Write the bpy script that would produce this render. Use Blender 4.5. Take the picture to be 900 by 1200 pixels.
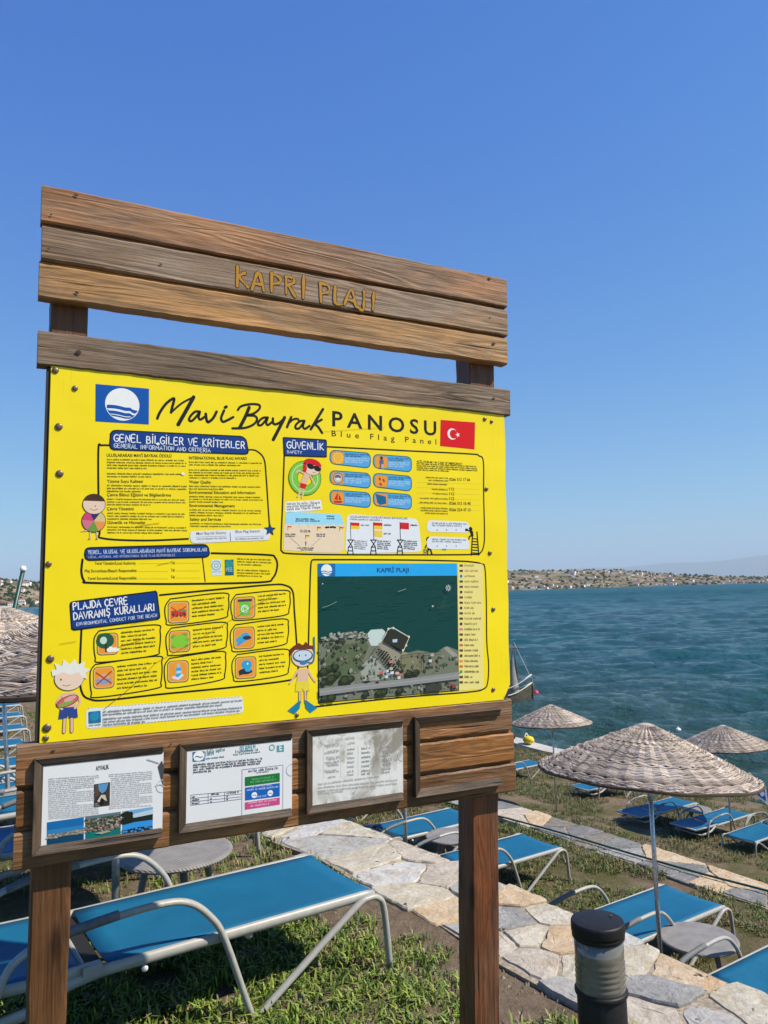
import bpy, bmesh, math, random
import numpy as np
from mathutils import Vector, Matrix
R = math.radians
random.seed(7); rng = np.random.default_rng(7)
scene = bpy.context.scene
col = scene.collection
for o in list(bpy.data.objects): bpy.data.objects.remove(o)

# ------------------------------------------------------------------ camera
EYE = 1.75; FPX = 900.0; PITCH = R(5.92); ROLL = R(1.66)
c_fwd = Vector((0, math.cos(PITCH), math.sin(PITCH)))
c_up0 = Vector((1, 0, 0)).cross(c_fwd)
c_right = Vector((1, 0, 0)) * math.cos(ROLL) - c_up0 * math.sin(ROLL)
c_up = c_right.cross(c_fwd)
cam_data = bpy.data.cameras.new('camera'); cam = bpy.data.objects.new('camera', cam_data); col.objects.link(cam)
cam_data.sensor_fit = 'VERTICAL'; cam_data.sensor_height = 24.0; cam_data.lens = 24.0 * FPX / 1200.0
cam_data.clip_start = 0.05; cam_data.clip_end = 90000
m = Matrix((c_right, c_up, -c_fwd)).transposed().to_4x4(); m.translation = (0, 0, EYE); cam.matrix_world = m
scene.camera = cam
scene.render.resolution_x = 768; scene.render.resolution_y = 1024

# ------------------------------------------------------------------ world, sun, exposure
SUN_H = (0.86, -0.21)                      # horizontal run toward the sun for 1 m of height
sun_el = math.atan2(1.0, math.hypot(*SUN_H)); sun_az = math.atan2(SUN_H[0], SUN_H[1])
SKY_GRADE = ((0.40, 1.30), (0.88, 0.98), (2.84, 0.43))
world = bpy.data.worlds.new('World'); scene.world = world; world.use_nodes = True
wn = world.node_tree.nodes; wl = world.node_tree.links
bg = wn['Background']; sky = wn.new('ShaderNodeTexSky'); sky.sky_type = 'NISHITA'; sky.sun_disc = False
sky.sun_elevation = sun_el; sky.sun_rotation = sun_az; sky.altitude = 0; sky.air_density = 1.0; sky.dust_density = 0.3; sky.ozone_density = 4.0
sep = wn.new('ShaderNodeSeparateColor'); comb = wn.new('ShaderNodeCombineColor'); wl.new(sky.outputs[0], sep.inputs[0])
for ch, (gain, pw) in enumerate(SKY_GRADE):        # film response: colour gain and contrast of the whole sky
    n1 = wn.new('ShaderNodeMath'); n1.operation = 'POWER'; wl.new(sep.outputs[ch], n1.inputs[0]); n1.inputs[1].default_value = pw
    n2 = wn.new('ShaderNodeMath'); n2.operation = 'MULTIPLY'; wl.new(n1.outputs[0], n2.inputs[0]); n2.inputs[1].default_value = gain; wl.new(n2.outputs[0], comb.inputs[ch])
wl.new(comb.outputs[0], bg.inputs[0]); bg.inputs[1].default_value = 0.10
sun_data = bpy.data.lights.new('sun', 'SUN'); sun = bpy.data.objects.new('sun', sun_data); col.objects.link(sun)
sun_data.energy = 5.0; sun_data.angle = R(0.5); sun_data.color = (1.0, 0.925, 0.80)
sun.rotation_euler = Vector((-SUN_H[0], -SUN_H[1], -1)).to_track_quat('-Z', 'Y').to_euler()
sun.location = (0, 0, 30)
vs = scene.view_settings; vs.view_transform = 'Standard'; vs.look = 'None'; vs.exposure = 0.45; vs.gamma = 1.0; vs.use_curve_mapping = False

# ------------------------------------------------------------------ geometry of the place
TH = R(33.6); S2 = (math.cos(TH), math.sin(TH)); T2 = (math.sin(TH), -math.cos(TH))   # seaward / along-shore axes
def P(s, t, z): return Vector((s*S2[0] + t*T2[0], s*S2[1] + t*T2[1], z))
SEA = EYE - 6.5
def sm(a, b, x): x = min(1, max(0, (x-a)/(b-a))); return x*x*(3-2*x)
EDGE1, EDGE2, SHORE = 3.17, 7.98, 20.6
def zup(t): return -0.8*sm(-4.0, -12.5, t) if t < -4 else 0.0
def zg(s, t):
    if s < EDGE1: return zup(t) + 0.35*sm(-3, -30, s)*1.0
    if s < EDGE2: return EYE - 3.2 - 0.3*sm(-8, -20, t)
    if s < SHORE+0.6: return EYE - (5.2 + 0.12*(s-14))
    return SEA - 0.05 - 0.13*(s-SHORE-0.6)
def ray(x, y): return c_right*((x-450)/FPX) - c_up*((y-600)/FPX) + c_fwd
def st_of(x, y, h):
    d = ray(x, y); p = d*(-h/d.z); return (p.x*S2[0]+p.y*S2[1], p.x*T2[0]+p.y*T2[1])

# ------------------------------------------------------------------ object helpers
def link(o, parent=None):
    col.objects.link(o)
    if parent is not None: o.parent = parent
    return o
def tag(o, label=None, cat=None, group=None, kind=None):
    if label: o['label'] = label
    if cat: o['category'] = cat
    if group: o['group'] = group
    if kind: o['kind'] = kind
    return o
def empty(name, loc=(0, 0, 0), rz=0.0, label=None, cat=None, group=None):
    o = bpy.data.objects.new(name, None); o.empty_display_size = 0.1; o.location = loc; o.rotation_euler = (0, 0, rz)
    link(o); return tag(o, label, cat, group)
class MB:
    """collects vertices / faces / face colours, builds one mesh object"""
    def __init__(s): s.v = []; s.f = []; s.c = []; s.mi = []; s.cur = (1, 1, 1); s.m = 0; s.smooth = False; s.sm = []
    def add(s, vs, fs):
        o = len(s.v); s.v += [tuple(v) for v in vs]
        for f in fs: s.f.append([i+o for i in f]); s.c.append(s.cur); s.mi.append(s.m); s.sm.append(s.smooth)
    def box(s, a, b):
        x0, y0, z0 = a; x1, y1, z1 = b
        s.add([(x0,y0,z0),(x1,y0,z0),(x1,y1,z0),(x0,y1,z0),(x0,y0,z1),(x1,y0,z1),(x1,y1,z1),(x0,y1,z1)],
              [(3,2,1,0),(4,5,6,7),(0,1,5,4),(1,2,6,5),(2,3,7,6),(3,0,4,7)])
    def tube(s, pts, r, n=8, ry=None, caps=True, up=(0, 0, 1)):
        pts = [Vector(p) for p in pts]; rs = r if isinstance(r, (list, tuple)) else [r]*len(pts)
        vs = []; prev = None
        for i, p in enumerate(pts):
            t = (pts[min(i+1, len(pts)-1)] - pts[max(i-1, 0)]).normalized()
            if prev is None:
                a = Vector(up) - t*t.dot(Vector(up))
                if a.length < 1e-3: a = Vector((1, 0, 0)) - t*t.x
            else: a = prev - t*t.dot(prev)
            a.normalize(); b = t.cross(a); prev = a
            for k in range(n):
                w = 2*math.pi*k/n
                vs.append(p + a*math.cos(w)*rs[i] + b*math.sin(w)*(rs[i] if ry is None else ry))
        fs = []
        for i in range(len(pts)-1):
            for k in range(n): fs.append((i*n+k, i*n+(k+1) % n, (i+1)*n+(k+1) % n, (i+1)*n+k))
        if caps: fs.append(tuple(range(n))[::-1]); fs.append(tuple((len(pts)-1)*n+k for k in range(n)))
        s.add(vs, fs)
    def lathe(s, prof, n=24, c=(0, 0, 0), close=True):
        vs = []; fs = []
        for r, z in prof:
            for k in range(n): w = 2*math.pi*k/n; vs.append((c[0]+r*math.cos(w), c[1]+r*math.sin(w), c[2]+z))
        for i in range(len(prof)-1):
            for k in range(n): fs.append((i*n+k, i*n+(k+1) % n, (i+1)*n+(k+1) % n, (i+1)*n+k))
        if close: fs.append(tuple(range(n))[::-1]); fs.append(tuple((len(prof)-1)*n+k for k in range(n)))
        s.add(vs, fs)
    def build(s, name, mats, parent=None, colattr=False):
        me = bpy.data.meshes.new(name); me.from_pydata(s.v, [], s.f)
        mats = mats if isinstance(mats, (list, tuple)) else [mats]
        for mt in mats: me.materials.append(mt)
        me.polygons.foreach_set('material_index', s.mi); me.polygons.foreach_set('use_smooth', s.sm)
        if colattr:
            at = me.color_attributes.new('Col', 'FLOAT_COLOR', 'CORNER')
            arr = np.ones((len(me.loops), 4), np.float32); cnt = [len(f) for f in s.f]
            arr[:, :3] = np.repeat(np.array(s.c, np.float32), cnt, axis=0)
            at.data.foreach_set('color', arr.ravel())
        me.update(); o = bpy.data.objects.new(name, me); return link(o, parent)
def copy_tree(o, parent=None):
    c = o.copy(); col.objects.link(c); c.parent = parent
    for ch in kids(o): copy_tree(ch, c)
    return c
def kids(o): return [x for x in list(o.children)]
def smooth_path(pts, n=6):
    """Catmull-Rom"""
    pts = [Vector(p) for p in pts]; out = []
    for i in range(len(pts)-1):
        p0 = pts[max(i-1, 0)]; p1 = pts[i]; p2 = pts[i+1]; p3 = pts[min(i+2, len(pts)-1)]
        for k in range(n):
            u = k/n; out.append(0.5*((2*p1) + (p2-p0)*u + (2*p0-5*p1+4*p2-p3)*u*u + (3*p1-p0-3*p2+p3)*u**3))
    out.append(pts[-1]); return out

# ------------------------------------------------------------------ materials
class NT:
    def __init__(s, name):
        s.m = bpy.data.materials.new(name); s.m.use_nodes = True; s.t = s.m.node_tree; s.n = s.t.nodes; s.b = s.n['Principled BSDF']
    def node(s, ty, **kw):
        nd = s.n.new(ty)
        for k, v in kw.items():
            if k.startswith('i_'): nd.inputs[k[2:].replace('_', ' ')].default_value = v
            else: setattr(nd, k, v)
        return nd
    def l(s, a, b): s.t.links.new(a, b)
    def coord(s, scale=(1, 1, 1), kind='Object', loc=(0, 0, 0)):
        tc = s.node('ShaderNodeTexCoord'); mp = s.node('ShaderNodeMapping'); mp.inputs['Scale'].default_value = scale; mp.inputs['Location'].default_value = loc
        s.l(tc.outputs[kind], mp.inputs[0]); return mp.outputs[0]
    def noise(s, vec, scale, detail=4, rough=0.55, dist=0.0):
        n = s.node('ShaderNodeTexNoise'); n.inputs['Scale'].default_value = scale; n.inputs['Detail'].default_value = detail
        n.inputs['Roughness'].default_value = rough; n.inputs['Distortion'].default_value = dist
        if vec is not None: s.l(vec, n.inputs['Vector'])
        return n.outputs['Fac']
    def ramp(s, fac, stops):
        r = s.node('ShaderNodeValToRGB'); e = r.color_ramp.elements
        while len(e) < len(stops): e.new(0.5)
        for i, (p, c) in enumerate(stops): e[i].position = p; e[i].color = (*c, 1) if len(c) == 3 else c
        s.l(fac, r.inputs[0]); return r.outputs[0]
    def g(s, fac, a, b): return s.ramp(fac, [(a, (0, 0, 0)), (b, (1, 1, 1))] if a < b else [(b, (1, 1, 1)), (a, (0, 0, 0))])
    def mix(s, fac, a, b, mode='MIX'):
        x = s.node('ShaderNodeMix', data_type='RGBA', blend_type=mode)
        for sock, v in ((x.inputs[0], fac), (x.inputs[6], a), (x.inputs[7], b)):
            if isinstance(v, (int, float)): sock.default_value = v
            elif isinstance(v, tuple): sock.default_value = (*v, 1)
            else: s.l(v, sock)
        return x.outputs[2]
    def math(s, op, a, b=0.0):
        x = s.node('ShaderNodeMath', operation=op)
        for i, v in enumerate((a, b)):
            if isinstance(v, (int, float)): x.inputs[i].default_value = v
            else: s.l(v, x.inputs[i])
        return x.outputs[0]
    def bump(s, h, strength=0.3, dist=0.01):
        b = s.node('ShaderNodeBump'); b.inputs['Strength'].default_value = strength; b.inputs['Distance'].default_value = dist
        s.l(h, b.inputs['Height']); s.l(b.outputs[0], s.b.inputs['Normal'])
    def out(s, base, rough=0.6, spec=None, metal=None):
        if isinstance(base, tuple): s.b.inputs['Base Color'].default_value = (*base, 1)
        else: s.l(base, s.b.inputs['Base Color'])
        if isinstance(rough, (int, float)): s.b.inputs['Roughness'].default_value = rough
        else: s.l(rough, s.b.inputs['Roughness'])
        if spec is not None: s.b.inputs['Specular IOR Level'].default_value = spec
        if metal is not None: s.b.inputs['Metallic'].default_value = metal
        return s.m
def plain(name, c, rough=0.5, var=0.12, scale=30, metal=0.0, spec=0.5, bump=0.0):
    t = NT(name); v = t.coord(); n = t.noise(v, scale, 5)
    a = tuple(x*(1-var) for x in c); b = tuple(min(1, x*(1+var)) for x in c)
    if bump: t.bump(n, bump, 0.003)
    return t.out(t.ramp(n, [(0.3, a), (0.7, b)]), rough, spec, metal)

def wood(name, base, dark, grey=0.3, seed=0.0, vertical=False, gloss=0.6, seam=None):
    t = NT(name); L = (seed*3.1, seed*1.7, seed*2.3)
    k = (lambda a, b: (b, b, a)) if vertical else (lambda a, b: (a, b, b))
    figure = t.noise(t.coord(k(0.8, 8.0), loc=L), 1.0, 3, 0.5, 0.7)
    rings = t.math('SINE', t.math('MULTIPLY', figure, 70.0))
    fine = t.noise(t.coord(k(4, 110), loc=L), 1.0, 5, 0.7)
    blot = t.noise(t.coord(k(2.2, 7), loc=L), 1.0, 6, 0.65, 0.5)
    crack = t.noise(t.coord(k(1.6, 60), loc=(L[0]+5, L[1], L[2])), 1.0, 2, 0.5)
    c = t.mix(t.g(fine, 0.32, 0.66), dark, base)
    c = t.mix(t.math('MULTIPLY', t.g(rings, 0.1, 0.75), 0.5), c, tuple(x*0.5 for x in base))
    gcol = (0.34, 0.265, 0.19)
    c = t.mix(t.math('MULTIPLY', t.math('MULTIPLY', t.g(blot, 0.42, 0.66), t.g(fine, .25, .6)), grey), c, gcol)
    stain = t.noise(t.coord(k(1.3, 5), loc=(L[0], L[1]+9, L[2])), 1.0, 5, 0.65)
    c = t.mix(t.math('MULTIPLY', t.g(stain, 0.49, 0.68), 0.75), c, tuple(x*0.4 for x in dark))
    warm = t.noise(t.coord(k(1.7, 6), loc=(L[0]+3, L[1]+2, L[2])), 1.0, 6, 0.7, 0.8)
    c = t.mix(t.math('MULTIPLY', t.g(warm, 0.5, 0.68), 0.6), c, (base[0]*1.5, base[1]*1.32, base[2]*1.05))
    vo = t.node('ShaderNodeTexVoronoi'); vo.inputs['Scale'].default_value = 1.0; t.l(t.coord(k(2.6, 9.0), loc=L), vo.inputs[0])
    c = t.mix(t.math('MULTIPLY', t.g(vo.outputs['Distance'], 0.17, 0.07), 0.8), c, tuple(x*0.22 for x in dark))
    c = t.mix(t.g(crack, 0.70, 0.73), c, (0.012, 0.009, 0.006))
    h = t.math('ADD', t.math('MULTIPLY', fine, 1.0), t.math('MULTIPLY', t.g(crack, 0.73, 0.68), 1.2))
    h = t.math('ADD', h, t.math('MULTIPLY', rings, -0.15))
    t.bump(h, 0.8, 0.004)
    return t.out(c, gloss, 0.35)

def attr_mat(name, rough=0.4, spec=0.5, wear=0.0, noise_amt=0.1, nscale=60):
    t = NT(name); a = t.node('ShaderNodeVertexColor'); a.layer_name = 'Col'
    n = t.noise(t.coord(), nscale, 4)
    c = t.mix(noise_amt, a.outputs[0], t.ramp(n, [(0.25, (0.2, 0.2, 0.2)), (0.75, (1, 1, 1))]), 'MULTIPLY')
    if wear:
        w = t.noise(t.coord((1, 1, 1)), 9, 8, 0.7)
        c = t.mix(t.math('MULTIPLY', t.g(w, 0.6, 0.85), wear), c, (0.55, 0.5, 0.38))
    return t.out(c, rough, spec)

M = {}
M['print'] = attr_mat('printed_vinyl', 0.5, 0.18, 0.10, 0.06)
M['weave'] = attr_mat('dry_willow', 0.85, 0.2, 0.0, 0.45, 140)
M['blade'] = attr_mat('grass_blade', 0.6, 0.3, 0, 0.25, 12)
M['stone'] = None
def mk_yellow():
    t = NT('yellow_vinyl'); v = t.coord()
    big = t.noise(v, 2.2, 4, 0.6); sc = t.noise(t.coord((3, 3, 40)), 2.0, 6, 0.7); dirt = t.noise(v, 26, 8, 0.7)
    c = t.ramp(big, [(0.3, (0.83, 0.635, 0.004)), (0.7, (0.90, 0.70, 0.008))])
    c = t.mix(t.math('MULTIPLY', t.g(sc, 0.66, 0.78), 0.25), c, (0.9, 0.82, 0.3))
    c = t.mix(t.math('MULTIPLY', t.g(dirt, 0.72, 0.82), 0.6), c, (0.28, 0.2, 0.05))
    st_ = t.noise(t.coord((70, 70, 2.5)), 1.0, 3, .6); c = t.mix(t.math('MULTIPLY', t.math('MULTIPLY', t.g(st_, .64, .8), t.g(big, .45, .6)), .3), c, (.45, .33, .04))
    wav = t.noise(v, 3.5, 2); t.bump(t.math('ADD', wav, t.math('MULTIPLY', dirt, 0.02)), 0.25, 0.02)
    return t.out(c, 0.42, 0.3)
M['yellow'] = mk_yellow()
def mk_sling():
    t = NT('blue_mesh_sling'); v = t.coord(); f = t.noise(v, 260, 3); big = t.noise(v, 5, 6, .65); sp = t.noise(v, 34, 6, .7)
    c = t.ramp(big, [(.3, (0.003, 0.100, 0.200)), (.7, (0.006, 0.130, 0.245))]); c = t.mix(t.math('MULTIPLY', t.g(f, .35, .65), .25), c, (0.002, 0.07, 0.15)); c = t.mix(t.math('MULTIPLY', t.g(sp, .62, .8), .35), c, (.10, .16, .19))
    w = t.node('ShaderNodeTexWave', wave_type='BANDS', bands_direction='X'); w.inputs['Scale'].default_value = 90; t.l(v, w.inputs[0]); t.bump(t.math('ADD', f, w.outputs['Fac']), .35, .002); return t.out(c, .6, .3)
M['sling'] = mk_sling()
M['alu'] = plain('pale_grey_tube', (0.34, 0.325, 0.29), 0.42, 0.1, 25)
M['pad'] = plain('dark_grey_sleeve', (0.13, 0.13, 0.13), 0.7, 0.2, 40)
M['strap'] = plain('black_strap', (0.012, 0.010, 0.009), 0.7, 0.2, 40)
M['pole'] = plain('galvanised_pole', (0.52, 0.54, 0.56), 0.32, 0.3, 45, metal=0.75)
M['black'] = plain('black_plastic', (0.013, 0.012, 0.0115), 0.5, 0.3, 60, spec=0.28, bump=0.1)
M['screw'] = plain('rusty_screw', (0.20, 0.14, 0.09), 0.45, 0.5, 300, metal=0.7)
M['white'] = plain('white_paint', (0.78, 0.77, 0.73), 0.5, 0.05)
M['green_hose'] = plain('green_hose', (0.006, 0.055, 0.035), 0.4, 0.3)
M['redb'] = plain('red_plastic', (0.55, 0.015, 0.03), 0.4)
M['yel'] = plain('yellow_fabric', (0.75, 0.52, 0.01), 0.6)
M['blue'] = plain('blue_plastic', (0.01, 0.06, 0.38), 0.5)
M['hull'] = plain('weathered_hull', (0.10, 0.085, 0.05), 0.7, 0.4, 8)
M['olive'] = plain('olive_paint', (0.10, 0.12, 0.03), 0.6, 0.3, 8)
M['canvas'] = plain('grey_canvas', (0.30, 0.27, 0.23), 0.9, 0.2, 6)
M['rope'] = plain('pale_rope', (0.60, 0.57, 0.48), 0.8, 0.2)
M['mastwood'] = plain('dark_mast', (0.05, 0.035, 0.025), 0.6)
M['maroon'] = plain('maroon_cloth', (0.12, 0.02, 0.02), 0.8)
def mk_table():
    t = NT('grey_table_plastic'); v = t.coord((1, 1, 1)); n = t.noise(v, 12, 4)
    w = t.node('ShaderNodeTexWave', wave_type='BANDS', bands_direction='DIAGONAL'); w.inputs['Scale'].default_value = 26; t.l(v, w.inputs[0])
    t.bump(w.outputs['Fac'], 0.5, 0.003)
    return t.out(t.mix(t.math('MULTIPLY', w.outputs['Fac'], 0.3), t.ramp(n, [(0.3, (0.20, 0.185, 0.173)), (0.7, (0.28, 0.26, 0.243))]), (0.2, 0.19, 0.19)), 0.55, 0.4)
M['table'] = mk_table()
def mk_stone(name, c1, c2, seed):
    t = NT(name); v = t.coord(loc=(seed, seed*2, 0)); a = t.noise(v, 4.5, 8, 0.68, 1.2); b = t.noise(v, 38, 8, 0.75); e = t.noise(v, 10, 5, .6, .5)
    c = t.ramp(a, [(0.30, c1), (0.5, tuple((x+y)/2 for x, y in zip(c1, c2))), (0.64, c2)])
    c = t.mix(t.math('MULTIPLY', t.g(e, 0.5, 0.68), 0.55), c, (0.36, 0.27, 0.17) if c1[0] > .3 else (0.17, 0.155, 0.14))
    c = t.mix(t.math('MULTIPLY', t.g(b, 0.42, 0.7), 0.5), c, tuple(x*0.5 for x in c1))
    c = t.mix(t.g(t.noise(v, 13, 2), 0.68, 0.72), c, (0.06, 0.05, 0.04))
    t.bump(t.math('ADD', t.math('MULTIPLY', a, 1.0), t.math('ADD', t.math('MULTIPLY', e, .6), t.math('MULTIPLY', b, 0.35))), 1.0, 0.02)
    return t.out(c, 0.8, 0.25)
STONES = {'cream': mk_stone('cream_stone', (0.46, 0.39, 0.27), (0.60, 0.55, 0.45), 1), 'grey': mk_stone('grey_stone', (0.33, 0.315, 0.285), (0.50, 0.475, 0.43), 2),
          'buff': mk_stone('buff_stone', (0.52, 0.34, 0.18), (0.60, 0.50, 0.36), 3), 'blue': mk_stone('blue_grey_stone', (0.25, 0.24, 0.222), (0.40, 0.385, 0.355), 4),
          'pink': mk_stone('pink_grey_stone', (0.44, 0.37, 0.29), (0.57, 0.50, 0.41), 5), 'slate': mk_stone('slate_stone', (0.15, 0.145, 0.135), (0.28, 0.27, 0.25), 7), 'brown': mk_stone('brown_slate', (0.17, 0.145, 0.115), (0.29, 0.255, 0.205), 8), 'white': mk_stone('white_stone', (0.46, 0.44, 0.40), (0.60, 0.575, 0.53), 6)}
def mk_ground():
    t = NT('turf_and_soil'); v = t.coord(); a = t.noise(v, 0.9, 6, 0.65); b = t.noise(v, 9, 8, 0.7); f = t.noise(v, 60, 6, 0.7)
    soil = t.ramp(b, [(0.3, (0.105, 0.075, 0.050)), (0.7, (0.235, 0.175, 0.12))])
    dry = t.ramp(f, [(0.3, (0.042, 0.046, 0.015)), (0.7, (0.13, 0.118, 0.045))])
    geo = t.node('ShaderNodeNewGeometry'); dp = t.node('ShaderNodeVectorMath', operation='DOT_PRODUCT'); t.l(geo.outputs['Position'], dp.inputs[0]); dp.inputs[1].default_value = (S2[0], S2[1], 0)
    worn = t.math('MULTIPLY', t.g(t.math('MULTIPLY', t.math('ADD', dp.outputs['Value'], t.math('MULTIPLY', b, .5)), .1), .19, .235), t.math('LESS_THAN', dp.outputs['Value'], 3.0))   # trodden strip beside the upper path
    c = t.mix(t.math('MULTIPLY', t.g(a, 0.43, 0.60), t.math('SUBTRACT', 1.0, worn)), soil, dry)
    t.bump(t.math('ADD', b, t.math('MULTIPLY', f, 0.5)), 0.9, 0.03)
    return t.out(c, 0.95, 0.1)
M['ground'] = mk_ground()
M['mortar'] = plain('sandy_mortar', (0.30, 0.245, 0.18), 0.95, 0.4, 50, spec=0.1, bump=0.6)
def mk_concrete():
    t = NT('pale_concrete'); v = t.coord(); a = t.noise(v, 1.2, 6, 0.65); b = t.noise(v, 12, 6, 0.7)
    t.bump(b, 0.6, 0.03); return t.out(t.mix(0.35, t.ramp(a, [(0.3, (0.36, 0.32, 0.27)), (0.7, (0.58, 0.55, 0.5))]), t.ramp(b, [(0.3, (0.2, 0.18, 0.15)), (0.7, (0.6, 0.58, 0.55))])), 0.9, 0.2)
M['concrete'] = mk_concrete()
def mk_rubble():
    t = NT('rubble_wall'); v = t.coord(); vo = t.node('ShaderNodeTexVoronoi'); vo.inputs['Scale'].default_value = 4.0; t.l(v, vo.inputs[0])
    ve = t.node('ShaderNodeTexVoronoi', feature='DISTANCE_TO_EDGE'); ve.inputs['Scale'].default_value = 4.0; t.l(v, ve.inputs[0])
    c = t.mix(0.5, t.mix(0.75, vo.outputs['Color'], (0.35, 0.3, 0.25)), (0.36, 0.31, 0.26))
    c = t.mix(t.g(ve.outputs['Distance'], 0.06, 0.02), c, (0.12, 0.10, 0.08)); t.bump(t.g(ve.outputs['Distance'], 0.0, 0.12), 0.8, 0.04); return t.out(c, 0.9, 0.2)
M['rubble'] = mk_rubble()
def mk_sea():
    t = NT('sea_water'); v = t.coord()
    n1 = t.noise(t.coord((0.5, 1, 1)), 0.75, 4, 0.6); n2 = t.noise(t.coord((.6, 1, 1)), 3.0, 6, 0.65); n3 = t.noise(v, 0.06, 4, 0.6)
    t.bump(t.math('ADD', t.math('MULTIPLY', n1, 1.0), t.math('MULTIPLY', n2, 0.45)), 1.0, 1.3)
    c = t.ramp(n3, [(0.35, (0.005, 0.062, 0.082)), (0.65, (0.010, 0.092, 0.106))])
    geo = t.node('ShaderNodeNewGeometry'); sx = t.node('ShaderNodeVectorMath', operation='DOT_PRODUCT'); t.l(geo.outputs['Position'], sx.inputs[0]); sx.inputs[1].default_value = (S2[0], S2[1], 0)
    shal = t.node('ShaderNodeMapRange'); t.l(t.math('ADD', sx.outputs['Value'], t.math('MULTIPLY', n3, 14.0)), shal.inputs[0])
    for i, vv in ((1, 26.0), (2, 62.0), (3, 1.0), (4, 0.0)): shal.inputs[i].default_value = vv
    c = t.mix(shal.outputs[0], c, (0.040, 0.085, 0.066))       # shallow bottom shows through near the shore
    t.b.inputs['IOR'].default_value = 1.33
    rg = t.node('ShaderNodeMapRange'); t.l(sx.outputs['Value'], rg.inputs[0])          # offshore chop too fine to model reads as roughness
    for i, vv in ((1, 40.0), (2, 420.0), (3, 0.08), (4, 0.46)): rg.inputs[i].default_value = vv
    return t.out(c, rg.outputs[0], 0.36)
M['sea'] = mk_sea()
def mk_hill():
    t = NT('dry_hills'); v = t.coord(); a = t.noise(v, 0.012, 6, 0.65); b = t.noise(v, 0.05, 5, 0.7)
    c = t.ramp(a, [(0.38, (0.075, 0.075, 0.04)), (0.5, (0.19, 0.15, 0.095)), (0.65, (0.30, 0.235, 0.16))])
    c = t.mix(t.g(b, 0.54, 0.64), c, (0.045, 0.055, 0.028)); return t.out(c, 1.0, 0.0)
M['hill'] = mk_hill()
M['fartree'] = plain('far_foliage', (0.030, 0.045, 0.018), 1.0, 0.4, 0.05, spec=0)
M['farwall'] = plain('far_plaster', (0.80, 0.77, 0.71), 0.9, 0.1, 0.1); M['farroof'] = plain('far_tiles', (0.32, 0.14, 0.08), 0.9, 0.2, 0.1)
M['mount'] = plain('far_mountain', (0.10, 0.10, 0.07), 1.0, 0.2, 0.001, spec=0)

# ------------------------------------------------------------------ large structure: ground, sea, far shore
def make_ground():
    ss = [-45, -30, -20, -12, -7] + list(np.arange(-4, EDGE1-0.25, 0.25)) + [EDGE1-0.10, EDGE1-0.095] + list(np.arange(EDGE1+0.1, EDGE2-0.3, 0.4)) + [EDGE2-0.1, EDGE2-0.095] + \
         list(np.arange(EDGE2+0.1, SHORE, 0.6)) + [SHORE, SHORE+0.3, SHORE+0.31, 22, 25, 30, 40, 60, 100]
    ts = [-150, -90, -60, -45] + list(np.arange(-35, 8.1, 0.35)) + [12, 18, 30, 60, 120]
    def zz(s, t):
        s2 = s
        if abs(s-(EDGE1-0.095)) < 1e-6: s2 = EDGE1+0.01
        if abs(s-(EDGE2-0.095)) < 1e-6: s2 = EDGE2+0.01
        if abs(s-(SHORE+0.31)) < 1e-6: s2 = SHORE+0.61
        n = 0.018*math.sin(1.9*s+0.7*t)*math.sin(1.3*t-0.4*s) + 0.012*math.sin(4.1*s-2.2*t+1)
        return zg(s2, t) + n*(0.5 if s > 21 else 1)
    v = [P(s, t, zz(s, t)) for s in ss for t in ts]; n = len(ts)
    f = [(i*n+k, (i+1)*n+k, (i+1)*n+k+1, i*n+k+1) for i in range(len(ss)-1) for k in range(n-1)]
    mb = MB(); mb.smooth = False; mb.add(v, [q[::-1] for q in f]); return tag(mb.build('ground', M['ground']), kind='structure')
make_ground()
def wall_strip(name, s0, s1, t0, t1, zbot, ztop, mat, label, cat):
    mb = MB(); ts = np.linspace(t0, t1, 90); v = []; f = []
    for t in ts:
        j = 0.02*math.sin(3*t)+0.015*math.sin(7.3*t)
        for (s, z) in ((s0, zbot(t)), (s0, ztop(t)+j*0.3), (s1+j, ztop(t)-0.01), (s1+j*1.5, zbot(t))): v.append(P(s, t, z))
    for i in range(len(ts)-1):
        for k in range(4): f.append((i*4+k, i*4+(k+1) % 4, (i+1)*4+(k+1) % 4, (i+1)*4+k))
    f += [(3, 2, 1, 0), tuple(4*(len(ts)-1)+k for k in range(4))]
    mb.add(v, f); o = mb.build(name, mat); return tag(o, label, cat)
wall_strip('retaining_wall', EDGE1-0.15, EDGE1-0.03, -30, 12, lambda t: EYE-3.6, lambda t: zup(t)-0.05, M['rubble'], 'rubble retaining wall under the upper flagstone path', 'wall')
wall_strip('retaining_wall', EDGE2-0.15, EDGE2-0.03, -34, 12, lambda t: EYE-4.9, lambda t: zg(EDGE2-0.1, t)-0.05, M['rubble'], 'rubble retaining wall under the lower flagstone path', 'wall')
wall_strip('sea_wall', SHORE-0.15, SHORE+0.6, -60, -13.5, lambda t: SEA-1.0, lambda t: EYE-5.86+0.05*math.sin(t), M['concrete'], 'low pale concrete sea wall along the water behind the far parasol', 'wall')

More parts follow.
